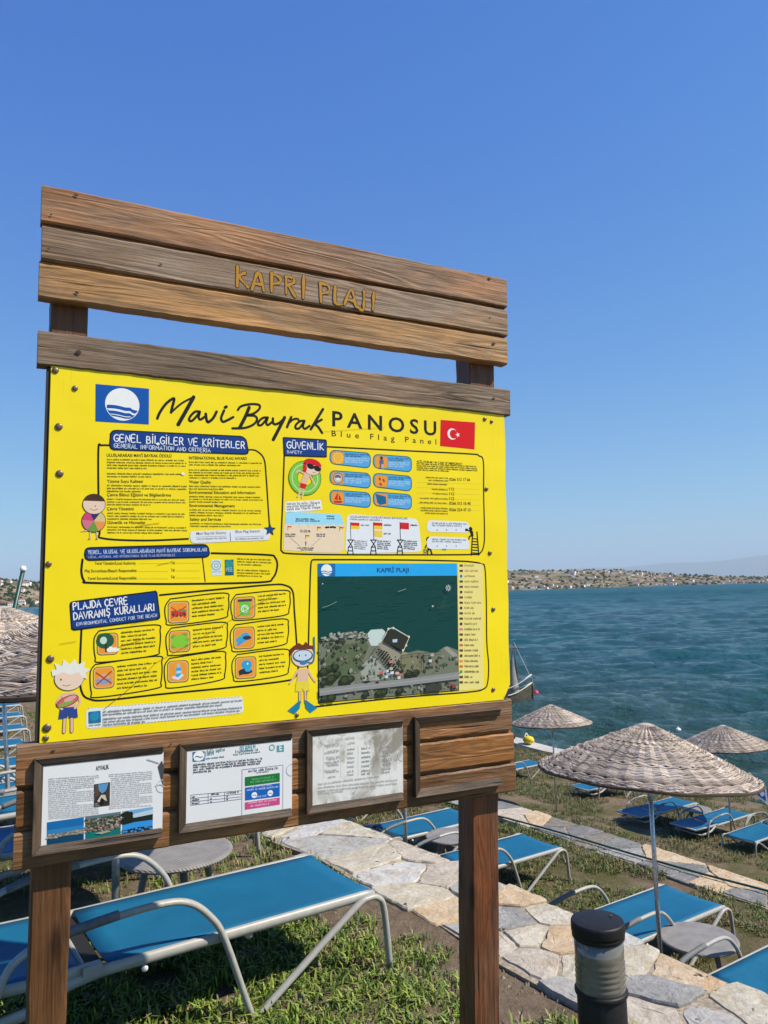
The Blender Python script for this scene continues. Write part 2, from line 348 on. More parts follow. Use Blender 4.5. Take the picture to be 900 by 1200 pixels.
def make_sea():
    rows = np.concatenate([14*1.03**np.arange(0, 15), 21.8*1.006**np.arange(0, 380), 212*1.0075**np.arange(0, 150), 648*1.03**np.arange(0, 160)]); rows = rows[rows < 52000]
    ang = np.radians(np.concatenate([np.arange(-78, -30, 1.0), np.arange(-30, -22, .2), np.arange(-22, 4, 1.0), np.arange(4, 32, 0.13), np.arange(32, 78.1, 1.0)]))
    r, a = np.meshgrid(rows, ang, indexing='ij'); x = r*np.sin(a); y = r*np.cos(a); z = np.full_like(x, SEA)
    g2 = np.random.default_rng(3); da = np.gradient(ang)[None, :]; sp = np.maximum(np.gradient(rows)[:, None], r*da)
    for i in range(76):
        wl_ = 0.8*1.045**i; d = R(262)+g2.normal(0, 0.42); amp = 0.0064*wl_*np.clip(1.5-(sp*1.6/wl_), 0, 1)
        amp = amp*np.where(wl_ > 5, 0.5+0.5*np.clip((r-150)/300, 0, 1), 1.0)
        ph = (x*math.cos(d)+y*math.sin(d))*2*math.pi/wl_ + g2.uniform(0, 6.28)
        w_ = np.sin(ph + 0.8*np.sin(ph*0.13+i)); z += amp*(w_ + 0.35*w_*w_)
    nr, na = x.shape
    me = bpy.data.meshes.new('sea'); v = np.stack([x, y, z], -1).reshape(-1, 3).astype(np.float32)
    idx = np.arange(nr*na).reshape(nr, na); q = np.stack([idx[:-1, :-1], idx[:-1, 1:], idx[1:, 1:], idx[1:, :-1]], -1).reshape(-1, 4)[:, ::-1]
    fast_mesh(me, v, q); me.polygons.foreach_set('use_smooth', np.ones(len(q), bool)); me.materials.append(M['sea'])
    o = bpy.data.objects.new('sea', me); link(o); tag(o, kind='structure')
def fast_mesh(me, v, q):
    n = q.shape[1]
    me.vertices.add(len(v)); me.vertices.foreach_set('co', np.ascontiguousarray(v, np.float32).ravel())
    me.loops.add(len(q)*n); me.loops.foreach_set('vertex_index', np.ascontiguousarray(q, np.int32).ravel())
    me.polygons.add(len(q)); me.polygons.foreach_set('loop_start', np.arange(0, len(q)*n, n, dtype=np.int32)); me.polygons.foreach_set('loop_total', np.full(len(q), n, np.int32))
    me.update(calc_edges=True)
make_sea()

def interp(x, pts):
    if x <= pts[0][0]: return pts[0][1]
    for (a, b), (c, d) in zip(pts, pts[1:]):
        if x <= c: return b+(d-b)*(x-a)/(c-a)
    return pts[-1][1]
HOR = lambda px: 680.3 - 0.029*(px-900)
COAST_D = [(-500, 900), (30, 1000), (300, 1500), (590, 1900), (900, 2300), (1500, 3200)]
TOPY = [(-400, 680), (0, 679.5), (30, 683), (48, 684), (150, 676), (300, 672), (450, 670), (590, 669.5), (650, 669), (720, 668), (760, 671.5), (800, 674), (850, 675.8), (900, 676.5), (1100, 672)]
def coast_pt(px, k):
    """k 0..1 from waterline to ridge; returns x, y, z"""
    d0 = interp(px, COAST_D); top = (HOR(px)-interp(px, TOPY))/FPX
    d = d0*(1+0.45*k); zt = EYE + top*d0*1.45
    prof = (0.06*min(1, k*20)) + 0.94*sm(0.0, 1.0, k)**0.9
    z = SEA - 1 + (zt-SEA+1)*prof + 2.2*math.sin(px*0.09+9*k)*k*(1-k)*2
    dx = (px-450)/FPX; return Vector((dx*d, d, z))
def make_coast():
    mb = MB(); xs = list(np.linspace(-450, 1400, 260)); ks = list(np.linspace(0, 1, 22))+[1.25, 1.6]; v = []; n = len(ks)
    for px in xs:
        for k in ks:
            p = coast_pt(px, min(k, 1)); 
            if k > 1: q = coast_pt(px, 1); d = interp(px, COAST_D)*(1+.45*k); p = Vector((q.x/q.y*d, d, q.z*(1.25-0.5*(k-1)/0.6) - 20*(k-1)-q.z*.25))
            v.append(p)
    mb.smooth = True
    mb.add(v, [(i*n+k, i*n+k+1, (i+1)*n+k+1, (i+1)*n+k)[::-1] for i in range(len(xs)-1) for k in range(n-1)])
    tag(mb.build('far_shore', M['hill']), kind='structure')
    r2 = random.Random(11); tb = MB()
    for i in range(1500):
        px = r2.uniform(-60, 1000) if i % 3 else r2.choice([r2.uniform(-20, 60), r2.uniform(580, 910)]); k = r2.random()**1.3
        p = coast_pt(px, k); rr = r2.uniform(1.5, 3.2)*(p.y/1500)**0.5; h = rr*r2.uniform(0.8, 1.5)
        vs = []; 
        for (u, w) in ((1.0, 0.1), (0.9, 0.7), (0.4, 1.2)):
            for j in range(5): a = j*1.257+u; q = r2.uniform(0.75, 1.2); vs.append((p.x+rr*u*q*math.cos(a)*1.6, p.y+rr*u*q*math.sin(a), p.z-0.8+h*w))
        vs.append((p.x, p.y, p.z+h*1.35))
        fs = [(l*5+j, l*5+(j+1) % 5, l*5+5+(j+1) % 5, l*5+5+j) for l in range(2) for j in range(5)]+[(10+j, 10+(j+1) % 5, 15) for j in range(5)]
        tb.add(vs, fs)
    tag(tb.build('far_trees', M['fartree']), 'dark scattered trees along the far shore', 'trees', kind='stuff')
    # houses
    hb = []
    for w, dp, h in ((11, 9, 5.5), (15, 9, 7), (8, 8, 5), (22, 10, 6.5)):
        b = MB(); b.m = 0; b.box((-w/2, -dp/2, -3), (w/2, dp/2, h)); b.m = 1; e = 0.5
        b.add([(-w/2-e, -dp/2-e, h+.01), (w/2+e, -dp/2-e, h+.01), (w/2+e, dp/2+e, h+.01), (-w/2-e, dp/2+e, h+.01), (-w/2*.55, 0, h+2.2), (w/2*.55, 0, h+2.2)], [(0, 1, 5, 4), (1, 2, 5), (2, 3, 4, 5), (3, 0, 4), (3, 2, 1, 0)])
        b.m = 2
        for q in range(int(w//3.4)):
            for zz in ((1.2,) if h < 6 else (1.0, 4.0)): x = -w/2+1.6+q*3.3; b.add([(x, -dp/2-.05, zz), (x+1.3, -dp/2-.05, zz), (x+1.3, -dp/2-.05, zz+1.5), (x, -dp/2-.05, zz+1.5)], [(0, 1, 2, 3)])
        o = b.build('house', [M['farwall'], M['farroof'], M['strap']]); hb.append(o)
    used = [False]*4; placed = []; tries = 0; cnt = 0
    while cnt < 230 and tries < 6000:
        tries += 1; u = r2.random()
        if u < 0.16: px = r2.uniform(-12, 48)
        elif u < 0.30: px = r2.uniform(60, 580)
        else: px = r2.uniform(588, 905)
        k = r2.choice([r2.uniform(0.03, 0.12), r2.uniform(0.1, 0.75)]); 
        if 640 < px < 760 and r2.random() < 0.6: k = r2.uniform(0.45, 0.8)
        if px > 790: k = r2.uniform(0.03, 0.3)
        p = coast_pt(px, k)
        if any((p-q).length < 17 for q in placed): continue
        placed.append(p); i = r2.randrange(4); o = hb[i] if not used[i] else hb[i].copy()
        if used[i]: col.objects.link(o)
        used[i] = True; o.location = p; o.rotation_euler = (0, 0, math.atan2(-p.x, p.y)*1.0 + r2.uniform(-0.6, 0.6)); sc = r2.uniform(0.5, 0.85); o.scale = (sc, sc, sc)
        tag(o, 'tiny pale tile-roofed house on the hillside of the far shore', 'house', 'houses along the far shore'); cnt += 1
make_coast()
def make_mountain():
    mb = MB(); xs = np.linspace(-700, 1700, 160); v = []
    for px in xs:
        h = interp(px, [(-700, 30), (300, 22), (600, 14), (700, 19), (850, 28), (1000, 30), (1300, 16), (1700, 8)]) + 2.0*math.sin(px*.021)+1.2*math.sin(px*.057+1)
        for (d, hh) in ((38000, -0.3), (42000, 0.55), (46000, 1.0), (55000, 0.2)):
            v.append(((px-450)/FPX*d, d, EYE+hh*h/FPX*46000))
    mb.smooth = True; mb.add(v, [(i*4+k, i*4+k+1, i*4+k+5, i*4+k+4)[::-1] for i in range(len(xs)-1) for k in range(3)])
    tag(mb.build('far_mountain', M['mount']), kind='structure')
make_mountain()

# ------------------------------------------------------------------ flagstone paths
def clip(poly, n, d):
    out = []
    for i in range(len(poly)):
        a = poly[i]; b = poly[(i+1) % len(poly)]; da = a[0]*n[0]+a[1]*n[1]-d; db = b[0]*n[0]+b[1]*n[1]-d
        if da <= 0: out.append(a)
        if da*db < 0: u = da/(da-db); out.append((a[0]+(b[0]-a[0])*u, a[1]+(b[1]-a[1])*u))
    return out
def flag_path(name, s0, s1, t0, t1, zf, seeds, gap):
    rr = random.Random(name+str(s0)); mb = MB()
    ts = np.arange(t0, t1+.01, 0.25); v = []
    for t in ts: v += [P(s0+0.02*math.sin(5*t), t, zf(t)+0.012), P(s1-0.01, t, zf(t)+0.012), P(s1-0.01, t, zf(t)-0.12), P(s0+0.02*math.sin(5*t), t, zf(t)-0.12)]
    f = [(i*4+k, i*4+(k+1) % 4, i*4+4+(k+1) % 4, i*4+4+k) for i in range(len(ts)-1) for k in range(4)]
    mb.add(v, f); root = tag(mb.build('path', M['mortar']), kind='structure')
    for i, (s, t, c) in enumerate(seeds):
        e0 = s0+0.03*math.sin(4*t+1); poly = [(e0, t0), (s1+0.03*math.sin(9*t), t0), (s1+0.02*math.sin(7*t+2), t1), (e0+0.02, t1)]
        for j, (s2, t2, _) in enumerate(seeds):
            if j == i or abs(t-t2) > 1.6: continue
            n = (s2-s, t2-t); L = math.hypot(*n); n = (n[0]/L, n[1]/L); mid = (s+s2)/2*n[0]+(t+t2)/2*n[1]
            poly = clip(poly, n, mid-gap*rr.uniform(0.5, 1.4))
            if len(poly) < 3: break
        if len(poly) < 3: continue
        cx = sum(p[0] for p in poly)/len(poly); cy = sum(p[1] for p in poly)/len(poly); pts = []
        for a, b in zip(poly, poly[1:]+poly[:1]):
            L = math.hypot(b[0]-a[0], b[1]-a[1]); n = max(1, int(L/0.045))
            for q in range(n):
                u = q/n; j = 0.009 if q else 0.004
                x = a[0]+(b[0]-a[0])*u; y = a[1]+(b[1]-a[1])*u
                if q == 0: x = x*.972+cx*.028; y = y*.972+cy*.028
                pts.append((x+rr.uniform(-j, j), y+rr.uniform(-j, j)))
        if len(pts) < 4: continue
        b = MB(); n = len(pts); hz = rr.uniform(0.018, 0.028); tx, ty = rr.uniform(-.012, .012), rr.uniform(-.012, .012); vv = []
        for (ins, z) in ((1.0, -0.03), (1.0, hz-0.008), (0.965, hz), (0.6, hz+0.002)):
            for (x, y) in pts:
                X = cx+(x-cx)*ins; Y = cy+(y-cy)*ins; w = P(X, Y, zf(Y)+z+(tx*(X-cx)+ty*(Y-cy))*3*(z > 0) + (rr.uniform(-.003, .003) if ins < .95 else 0)); vv.append(w)
        ff = [(l*n+k, l*n+(k+1) % n, l*n+n+(k+1) % n, l*n+n+k) for l in range(3) for k in range(n)]; ff.append(tuple(3*n+k for k in range(n)))
        b.add(vv, [q[::-1] for q in ff]); b.build('flagstone', STONES[c], root)
    return root
px_st = [((425,968),'cream'),((393,990),'grey'),((430,1009),'cream'),((468,1026),'white'),((505,1000),'pink'),((520,1030),'pink'),((490,1054),'cream'),((524,1075),'buff'),((541,1096),'grey'),((562,1040),'grey'),
 ((605,1052),'buff'),((600,1083),'blue'),((648,1076),'cream'),((621,1098),'cream'),((658,1104),'buff'),((623,1134),'pink'),((664,1172),'grey'),((738,1130),'cream'),((705,1105),'white'),((795,1143),'buff'),((776,1166),'blue'),((760,1195),'pink'),((880,1190),'cream'),((570,1108),'pink'),((690,1140),'cream'),((840,1200),'grey')]
seeds1 = [(*st_of(x, y, 1.75), c) for (x, y), c in px_st]
rr = random.Random(5); t = -5.6
while t > -7.3: seeds1 += [(2.55+rr.uniform(0, .6), t+rr.uniform(-.1, .1), rr.choice(['cream', 'grey', 'buff', 'pink', 'white']))]; t -= rr.uniform(.18, .3)
t = -1.75
while t < 9: seeds1 += [(2.55+rr.uniform(0, .6), t+rr.uniform(-.1, .1), rr.choice(['cream', 'grey', 'buff', 'pink', 'blue']))]; t += rr.uniform(.2, .32)
flag_path('upper', 2.50, EDGE1, -7.4, 9, zup, seeds1, 0.006)
seeds2 = []; t = -24.0
while t < 4: seeds2 += [(7.40+rr.uniform(0, .55), t, rr.choice(['slate', 'slate', 'blue', 'brown', 'slate', 'brown', 'pink', 'buff']))]; t += rr.uniform(.18, .34)
flag_path('lower', 7.36, EDGE2, -24, 4, lambda t: zg(7.5, t), seeds2, 0.008)

# ------------------------------------------------------------------ grass
def make_grass(name, spots, label):
    """spots: list of (s,t,z,height,spread,nblades,colour)"""
    g = np.random.default_rng(21); nbl = np.array([q[5] for q in spots]); rep = lambda arr: np.repeat(np.array(arr, float), nbl, axis=0)
    base = rep([tuple(P(q[0], q[1], q[2]-.01)) for q in spots]); h = rep([q[3] for q in spots]); sp = rep([q[4] for q in spots]); c = rep([q[6] for q in spots]); N = len(h)
    a = g.uniform(0, 6.283, N); ln = h*g.uniform(.55, 1.25, N); lean = g.uniform(.15, 1.0, N)*sp; w = 0.0024+0.030*h*g.uniform(.5, 1.1, N)
    d = np.stack([np.cos(a), np.sin(a), 0*a], 1); n = np.stack([-d[:, 1], d[:, 0], 0*a], 1); b = base+np.stack([g.normal(0, .022, N), g.normal(0, .022, N), 0*a], 1); zv = np.array([[0, 0, 1.0]])
    m1 = b+d*(lean*ln*.35)[:, None]+zv*(ln*.62)[:, None]; tip = b+d*(lean*ln)[:, None]+zv*(ln*(1-.45*lean))[:, None]; nw = n*w[:, None]
    V = np.stack([b-nw*.6, b+nw*.6, m1+nw, m1-nw, tip], 1).reshape(-1, 3); q = g.uniform(.65, 1.35, N); C = c*q[:, None]; C[:, 0] *= g.uniform(.8, 1.2, N)
    i = np.arange(N)[:, None]*5
    tri = np.concatenate([i+np.array([[0, 1, 2]]), i+np.array([[0, 2, 3]]), i+np.array([[3, 2, 4]])], 1).reshape(-1, 3)
    me = bpy.data.meshes.new(name); fast_mesh(me, V, tri); me.materials.append(M['blade'])
    at = me.color_attributes.new('Col', 'FLOAT_COLOR', 'POINT'); cc = np.ones((len(V), 4), np.float32); cc[:, :3] = np.repeat(C, 5, 0); at.data.foreach_set('color', cc.ravel())
    o = bpy.data.objects.new(name, me); link(o); tag(o, label, 'grass', kind='stuff')
def patch(s, t): return 0.5+0.5*math.sin(2.3*s+1.1*math.sin(1.7*t)+.5)*math.sin(1.9*t+1.3*math.sin(1.4*s)) + 0.25*math.sin(7*s+3*t)*math.sin(6*t-2*s)
r3 = random.Random(9); sp1 = []; sp2 = []; sp3 = []
for i in range(15000):                                             # near lawn
    s = r3.uniform(-0.8, 2.56); t = r3.uniform(-4.4, -1.0)
    bare = sm(1.75, 2.5, s - 0.35*sm(-2.9, -2.2, t)); w = patch(s*1.6, t*1.6)
    if w < 0.12+bare*0.75 or r3.random() < bare*0.7: continue
    k = r3.random(); c = (0.20, 0.265, 0.04) if k < .62 else ((0.085, 0.15, 0.022) if k < .86 else (0.27, 0.23, 0.11))
    sp1.append((s, t, zup(t), r3.uniform(0.04, 0.095)*(1-0.35*bare), 1.0, r3.randint(6, 10), c))
for i in range(9000):                                              # upper lawn running away to the left
    s = r3.uniform(-2, 3.1); t = -4.4-(r3.random()**1.4)*18
    if t > -7.4 and s > 2.5: continue
    if patch(s, t) < 0.2: continue
    c = (0.15, 0.20, 0.035) if r3.random() < .7 else (0.25, 0.21, 0.09)
    sp1.append((s, t, zup(t), r3.uniform(0.04, 0.09), 1.0, 7, c))
for i in range(16000):                                             # middle terrace
    s = r3.uniform(4.6, 7.38); t = r3.uniform(-13, -1.5)
    if patch(s, t) < 0.26: continue
    c = (0.105, 0.145, 0.028) if r3.random() < .4+.5*patch(s*.8+3, t*.7) else (0.19, 0.155, 0.065)
    sp2.append((s, t, zg(s, t), r3.uniform(0.04, 0.095), 1.2, 6, c))
for i in range(34000):                                             # shore terrace
    s = r3.uniform(EDGE2+.02, SHORE-.2); t = r3.uniform(-20, -3) - max(0, (s-12))*0.7
    if patch(s*.6, t*.6) < 0.24: continue
    c = (0.095, 0.125, 0.028) if r3.random() < .35+.5*patch(s*.4+3, t*.35) else (0.17, 0.14, 0.06)
    sp3.append((s, t, zg(s, t), r3.uniform(0.05, 0.13), 1.3, 5, c))
make_grass('lawn_grass', sp1, 'lush green grass and weeds on the upper lawn behind the board')
make_grass('terrace_grass', sp2, 'thin green and dry grass on the middle terrace below the path')
make_grass('shore_grass', sp3, 'thin olive grass on the lowest terrace by the sea')
# loose soil clods and small stones between path and lawn
def make_gravel():
    mb = MB()
    for i in range(2600):
        s = r3.uniform(0.2, 2.52) if i % 2 else r3.uniform(1.9, 2.5); t = r3.uniform(-4.6, -1.3); z = zup(t); r = r3.uniform(.004, .013); 
        p = P(s, t, z); vs = []
        for k in range(5): a = k*1.257+r3.random(); vs.append((p.x+r*math.cos(a), p.y+r*math.sin(a), z-.004))
        vs.append((p.x, p.y, z+r*r3.uniform(.5, 1))); mb.cur = r3.choice([(.16, .12, .08), (.22, .17, .12), (.3, .26, .2)])
        mb.add(vs, [(k, (k+1) % 5, 5) for k in range(5)])
    tag(mb.build('soil_crumbs', attr_mat('soil_crumb', .95, .1), colattr=True), 'brown soil crumbs and small stones beside the path', 'soil', kind='stuff')
make_gravel()

# ------------------------------------------------------------------ sun loungers
def make_lounger():
    root = empty('sun_lounger')
    W = 0.31
    def rail(mb, pts, y): mb.smooth = True; mb.tube([(x, y, z) for x, z in pts], 0.023, 8, ry=0.016)
    mb = MB()
    for y in (-W, W):
        rail(mb, [(0.0, .345), (-.04, .352), (-.6, .352), (-1.22, .352), (-1.34, .335), (-1.46, .28), (-1.62, .262), (-1.80, .262)], y)
    for x, z in ((-.03, .335), (-.62, .325), (-1.80, .262)): mb.tube([(x, -W, z), (x, W, z)], 0.016, 8)
    mb.build('seat_frame', M['alu'], root)
    mb = MB()
    for y in (-W+.004, W-.004): mb.smooth = True; mb.tube([(-1.27, y, .372), (-1.40, y, .368), (-1.95, y, .385)], 0.022, 8, ry=0.015)
    mb.tube([(-1.95, -W, .385), (-1.95, W, .385)], 0.018, 8); mb.tube([(-1.28, -W, .36), (-1.28, W, .36)], 0.012, 8)
    bf = mb.build('backrest_frame', M['alu'], root)
    for y in (-W, W):
        k = MB(); k.box((-1.295, y-.022, .352), (-1.225, y+.022, .386)); k.build('hinge', M['alu'], bf)
    def sling(name, x0, x1, z0, z1, sag, par):
        mb = MB(); mb.smooth = True; nx, ny = 14, 10; v = []
        for i in range(nx+1):
            for j in range(ny+1):
                u = i/nx; w = j/ny*2-1; x = x0+(x1-x0)*u; z = z0+(z1-z0)*u - sag*(1-w*w)*(0.35+0.65*math.sin(math.pi*min(1, max(0, u*.9+.08)))); v.append((x, w*(W-.012), z))
        a = len(v); v2 = [(x, y, z-.006) for x, y, z in v]; n = ny+1
        f = [(i*n+j, (i+1)*n+j, (i+1)*n+j+1, i*n+j+1) for i in range(nx) for j in range(ny)]; f2 = [tuple(q+a for q in ff)[::-1] for ff in f]
        bd = [i*n for i in range(nx+1)]+[nx*n+j for j in range(1, n)]+[i*n+ny for i in range(nx-1, -1, -1)]+[j for j in range(ny-1, 0, -1)]
        f3 = [(bd[i], bd[(i+1) % len(bd)], bd[(i+1) % len(bd)]+a, bd[i]+a)[::-1] for i in range(len(bd))]
        mb.add(v+v2, f+f2+f3); mb.build(name, M['sling'], par)
    sling('seat_sling', -1.20, -.005, .374, .368, .03, root)
    sling('backrest_sling', -1.945, -1.30, .400, .384, .022, root)
    mb = MB(); mb.box((-1.30, -W+.02, .345), (-1.205, W-.02, .352)); mb.build('hinge_strap', M['strap'], root)
    for y in (-W-.036, W+.036):
        pts = [(-1.67, .012), (-1.62, .25), (-1.575, .41), (-1.52, .485), (-1.40, .525), (-1.17, .548), (-.99, .552), (-.89, .528), (-.81, .46), (-.745, .355), (-.635, .04), (-.605, .014), (-.56, .04), (-.14, .315), (-.05, .352), (.005, .34), (.035, .28), (.06, .012)]
        mb = MB(); mb.smooth = True; mb.tube(smooth_path([(x, y, z) for x, z in pts], 4), 0.0185, 8, ry=0.0145, up=(0, 1, 0))
        # up axis across: keep the flat oval profile of the tube
        leg = mb.build('side_leg', M['alu'], root)
        k = MB(); k.smooth = True; k.tube(smooth_path([(x, y, z) for x, z in ((-1.47, .508), (-1.36, .532), (-1.17, .552))], 4), 0.0215, 8, ry=0.019, up=(0, 1, 0)); k.build('arm_sleeve', M['pad'], leg)
    k = MB(); k.smooth = True; k.lathe([(.011, -.007), (.013, 0), (.011, .007)], 12); kn = k.build('adjuster_knob', M['white'], root); kn.rotation_euler = (R(90), 0, 0); kn.location = (-1.06, -W, .315)
    return root
lounger_proto = make_lounger(); first = [True]
def lounger(s, t, label, group, rz=0.0, z=None, tilt=0.0):
    o = lounger_proto if first[0] else copy_tree(lounger_proto); first[0] = False
    o.location = P(s, t, zg(s-.7, t) if z is None else z); o.rotation_euler = (0, tilt, TH+rz); tag(o, label, 'sun lounger', group); return o
GU, GM, GS = 'sun loungers on the upper lawn', 'sun loungers on the middle terrace', 'sun loungers on the shore terrace'
lounger(1.99, -3.49, 'blue sling sun lounger nearest the camera, right behind the wooden board', GU)
lounger(2.22, -5.45, 'blue sun lounger behind the nearest lounger, across the grey round table', GU, z=-.10)
lounger(2.05, -7.0, 'blue sun lounger seen left of the board just below its lower planks level', GU)
lounger(2.05, -8.6, 'blue sun lounger beyond the leaning left parasol pole, second in that gap', GU)
lounger(2.05, -10.3, 'blue sun lounger left of the board, third behind the left parasol', GU)
lounger(2.05, -11.9, 'blue sun lounger left of the board, fourth behind the left parasol', GU)
lounger(2.05, -13.6, 'blue sun lounger left of the board, last before the row bends behind the left pole', GU)
for i_, (t_, w_) in enumerate(((-15.2, 'fifth'), (-16.9, 'sixth'), (-18.7, 'seventh'), (-20.5, 'eighth'))): lounger(2.3+.2*i_, t_, 'blue sun lounger left of the board, %s behind the left parasol' % w_, GU)
lounger(6.34, -3.35, 'blue sun lounger cut off at the lower right corner of the picture', GM)
lounger(6.34, -4.62, 'blue sun lounger behind the black bollard lamp, left of the round table', GM)
lounger(6.36, -6.57, 'blue sun lounger on the terrace just right of the right sign post', GM)
lounger(6.38, -7.92, 'blue sun lounger under the blank frame, left of the right sign post', GM)
lounger(6.38, -9.9, 'blue sun lounger on the terrace hidden mostly by the stained notice', GM)
lounger(16.2, -16.75, 'small blue sun lounger by the sea wall under the far left parasol', GS, z=zg(15.6, -16.7))
lounger(17.0, -14.1, 'sun lounger behind the big parasol rim, only its pale legs in view', GS)
lounger(15.7, -11.5, 'shaded blue sun lounger under the right edge of the big parasol', GS)
lounger(15.9, -10.3, 'shaded blue sun lounger beside the small white leg table on the shore', GS)
lounger(14.1, -9.15, 'sunlit blue sun lounger at the right picture edge below the big parasol', GS, rz=math.pi, z=zg(14.8, -9))

# ------------------------------------------------------------------ round side tables
def make_table():
    root = empty('side_table'); mb = MB(); mb.smooth = False
    mb.lathe([(.27, .375), (.295, .378), (.30, .388), (.296, .398), (.285, .402)], 40); top = mb.build('table_top', M['table'], root)
    for k in range(4):
        a = k*math.pi/2+.5; mb = MB(); mb.smooth = True
        mb.tube([(.15*math.cos(a), .15*math.sin(a), .376), (.19*math.cos(a), .19*math.sin(a), .2), (.24*math.cos(a), .24*math.sin(a), 0.0)], [.022, .018, .014], 8); mb.build('leg', M['table'], root)
    return root
tp = make_table(); tf = [True]
def table(s, t, label, z=None):
    o = tp if tf[0] else copy_tree(tp); tf[0] = False; o.location = P(s, t, zg(s, t) if z is None else z); tag(o, label, 'table', 'round grey side tables')
table(1.40, -4.22, 'round grey side table on the upper lawn below the framed notices')
table(5.55, -4.02, 'round grey side table beside the big parasol pole on the middle terrace')
table(5.62, -7.25, 'round grey side table partly behind the right sign post')
table(15.3, -10.9, 'round grey side table in the parasol shade near the sea')
table(1.3, -7.75, 'round grey side table left of the board under the left parasol')

# ------------------------------------------------------------------ woven parasols
def make_parasol(Rr=0.95, H=0.44):
    root = empty('woven_parasol')
    mb = MB(); r4 = random.Random(31); ns = 72; sub = 2; n = ns*sub; rings = 100
    def prof(r): return H*max(0.0, 1-r/Rr)**0.92
    # close underlay so that no daylight pinholes look like wire
    mb.cur = (0.05, 0.035, 0.024); prof_l = [(0.02+Rr*0.985*i/14, prof(0.02+Rr*0.985*i/14)-0.010) for i in range(15)]
    mb.lathe(prof_l, n, close=False)
    pals = [(0.60, 0.50, 0.42), (0.48, 0.39, 0.32), (0.72, 0.63, 0.54), (0.42, 0.33, 0.26), (0.66, 0.53, 0.39), (0.24, 0.18, 0.14)]
    w = Rr/rings*0.54; tone = [r4.uniform(.68, 1.18) for _ in range(ns)]
    for k in range(rings):
        r0 = 0.05+(Rr-0.05)*(k+0.5)/rings; par = ((k > 33)+(k > 66)+(k > 90)) % 2; ph = r4.randrange(n); off = r4.uniform(-.002, .002)
        ring = []; nx, nz = 0.42, 0.907
        for j in range(n):
            a = 2*math.pi*j/n; over = math.cos(math.pi*j/sub*1.0 + math.pi*par)*0.0068
            rr_ = r0 + off + r4.uniform(-.0022, .0022); z = prof(rr_)+0.002+r4.uniform(-.0015, .0015)
            c = Vector((math.cos(a), math.sin(a), 0)); sl = Vector((c.x*nz, c.y*nz, -nx)); nm = Vector((c.x*nx, c.y*nx, nz)); p = c*rr_+Vector((0, 0, z))+nm*over
            ring.append([p-sl*w-nm*.002, p-sl*w*.5+nm*.0042, p+sl*w*.5+nm*.0042, p+sl*w-nm*.002])
        cc = r4.choice(pals[:5])
        for j in range(n):
            if r4.random() < .05: cc = r4.choice(pals)
            q = r4.uniform(.85, 1.15)*tone[j//2]; mb.cur = tuple(x*q for x in cc)
            a, b = ring[j], ring[(j+1) % n]; mb.add(a+b, [(0, 4, 5, 1), (1, 5, 6, 2), (2, 6, 7, 3)])
    # withy tips sticking out along the rim and a few loose ends over the cloth
    for i in range(620):
        a = r4.uniform(0, 6.283); r0 = Rr*(r4.uniform(.2, 1.0) if i % 2 else r4.uniform(.96, 1.0)); ln = r4.uniform(.02, .07); c = Vector((math.cos(a), math.sin(a), 0)); d = (c*r4.uniform(-.3, .5)+Vector((-c.y, c.x, r4.uniform(-.1, .25)))).normalized()
        p = c*r0+Vector((0, 0, prof(r0)+.012)); mb.cur = r4.choice(pals); mb.tube([p, p+d*ln], [.0035, .002], 4)
    canopy = mb.build('canopy', M['weave'], root, True)
    mb = MB(); mb.cur = (0.10, 0.07, 0.05)
    pts = [(Rr*math.cos(a), Rr*math.sin(a), -.006+.004*math.sin(9*a)) for a in np.linspace(0, 2*math.pi, 73)]; mb.tube(pts, .014, 6, caps=False); mb.build('rim_hoop', M['weave'], canopy, True)
    mb = MB(); mb.cur = (0.5, 0.42, 0.34); mb.lathe([(.085, -.016), (.075, .004), (.03, .018)], 14, (0, 0, prof(.05))); mb.build('crown_cap', M['weave'], canopy, True)
    for k in range(11):
        a = 2*math.pi*k/11; mb = MB(); mb.cur = (0.16, 0.11, 0.07); c = (math.cos(a), math.sin(a))
        mb.tube([(c[0]*.04, c[1]*.04, prof(.04)-.03), (c[0]*Rr*.99, c[1]*Rr*.99, prof(Rr*.99)-.022)], .008, 5); mb.build('rib', M['weave'], canopy, True)
    mb = MB(); mb.smooth = True; mb.tube([(0, 0, -2.3), (0, 0, prof(0)-.02)], .020, 12); mb.build('pole', M['pole'], root)
    mb = MB(); mb.smooth = True; mb.tube([(0, 0, -.25), (0, 0, -.05)], .026, 12); mb.build('pole_collar', M['pole'], root)
    return root
pp = make_parasol(); pf = [True]
def parasol(px, py, d, label, tilt=(0, 0), scale=1.0, rz=0.0, lean=(0, 0)):
    """apex pixel, distance; canopy tilt and pole lean in degrees; the pole is driven into the ground"""
    o = pp if pf[0] else copy_tree(pp); pf[0] = False
    q = ray(px, py); k = d/q.y; o.location = (q.x*k, d, EYE+q.z*k-.43*scale); o.rotation_euler = (R(lean[0]), R(lean[1]), 0); o.scale = (scale,)*3
    c = [x for x in o.children if x.name.startswith('canopy')][0]; c.rotation_euler = (R(tilt[0]), R(tilt[1]), rz); h = .40; c.location = (-h*math.sin(R(tilt[1])), h*math.sin(R(tilt[0])), 0)
    tag(o, label, 'parasol', 'woven willow parasols'); return o
parasol(757, 848, 6.15, 'large woven willow parasol in the right foreground above the terrace', (-3.5, 4.5), 0.86)
parasol(646, 826, 18.0, 'small woven parasol at the sea wall, just right of the board', (-2, 2), 0.95, 1.0)
parasol(848, 850, 16.8, 'small woven parasol at the right edge, half behind the big one', (-1, 2), 0.95, 2.0)
parasol(138, 690, 4.05, 'woven parasol nearest at left, mostly hidden behind the yellow panel', (-1, -1), 1.0, 0.6)
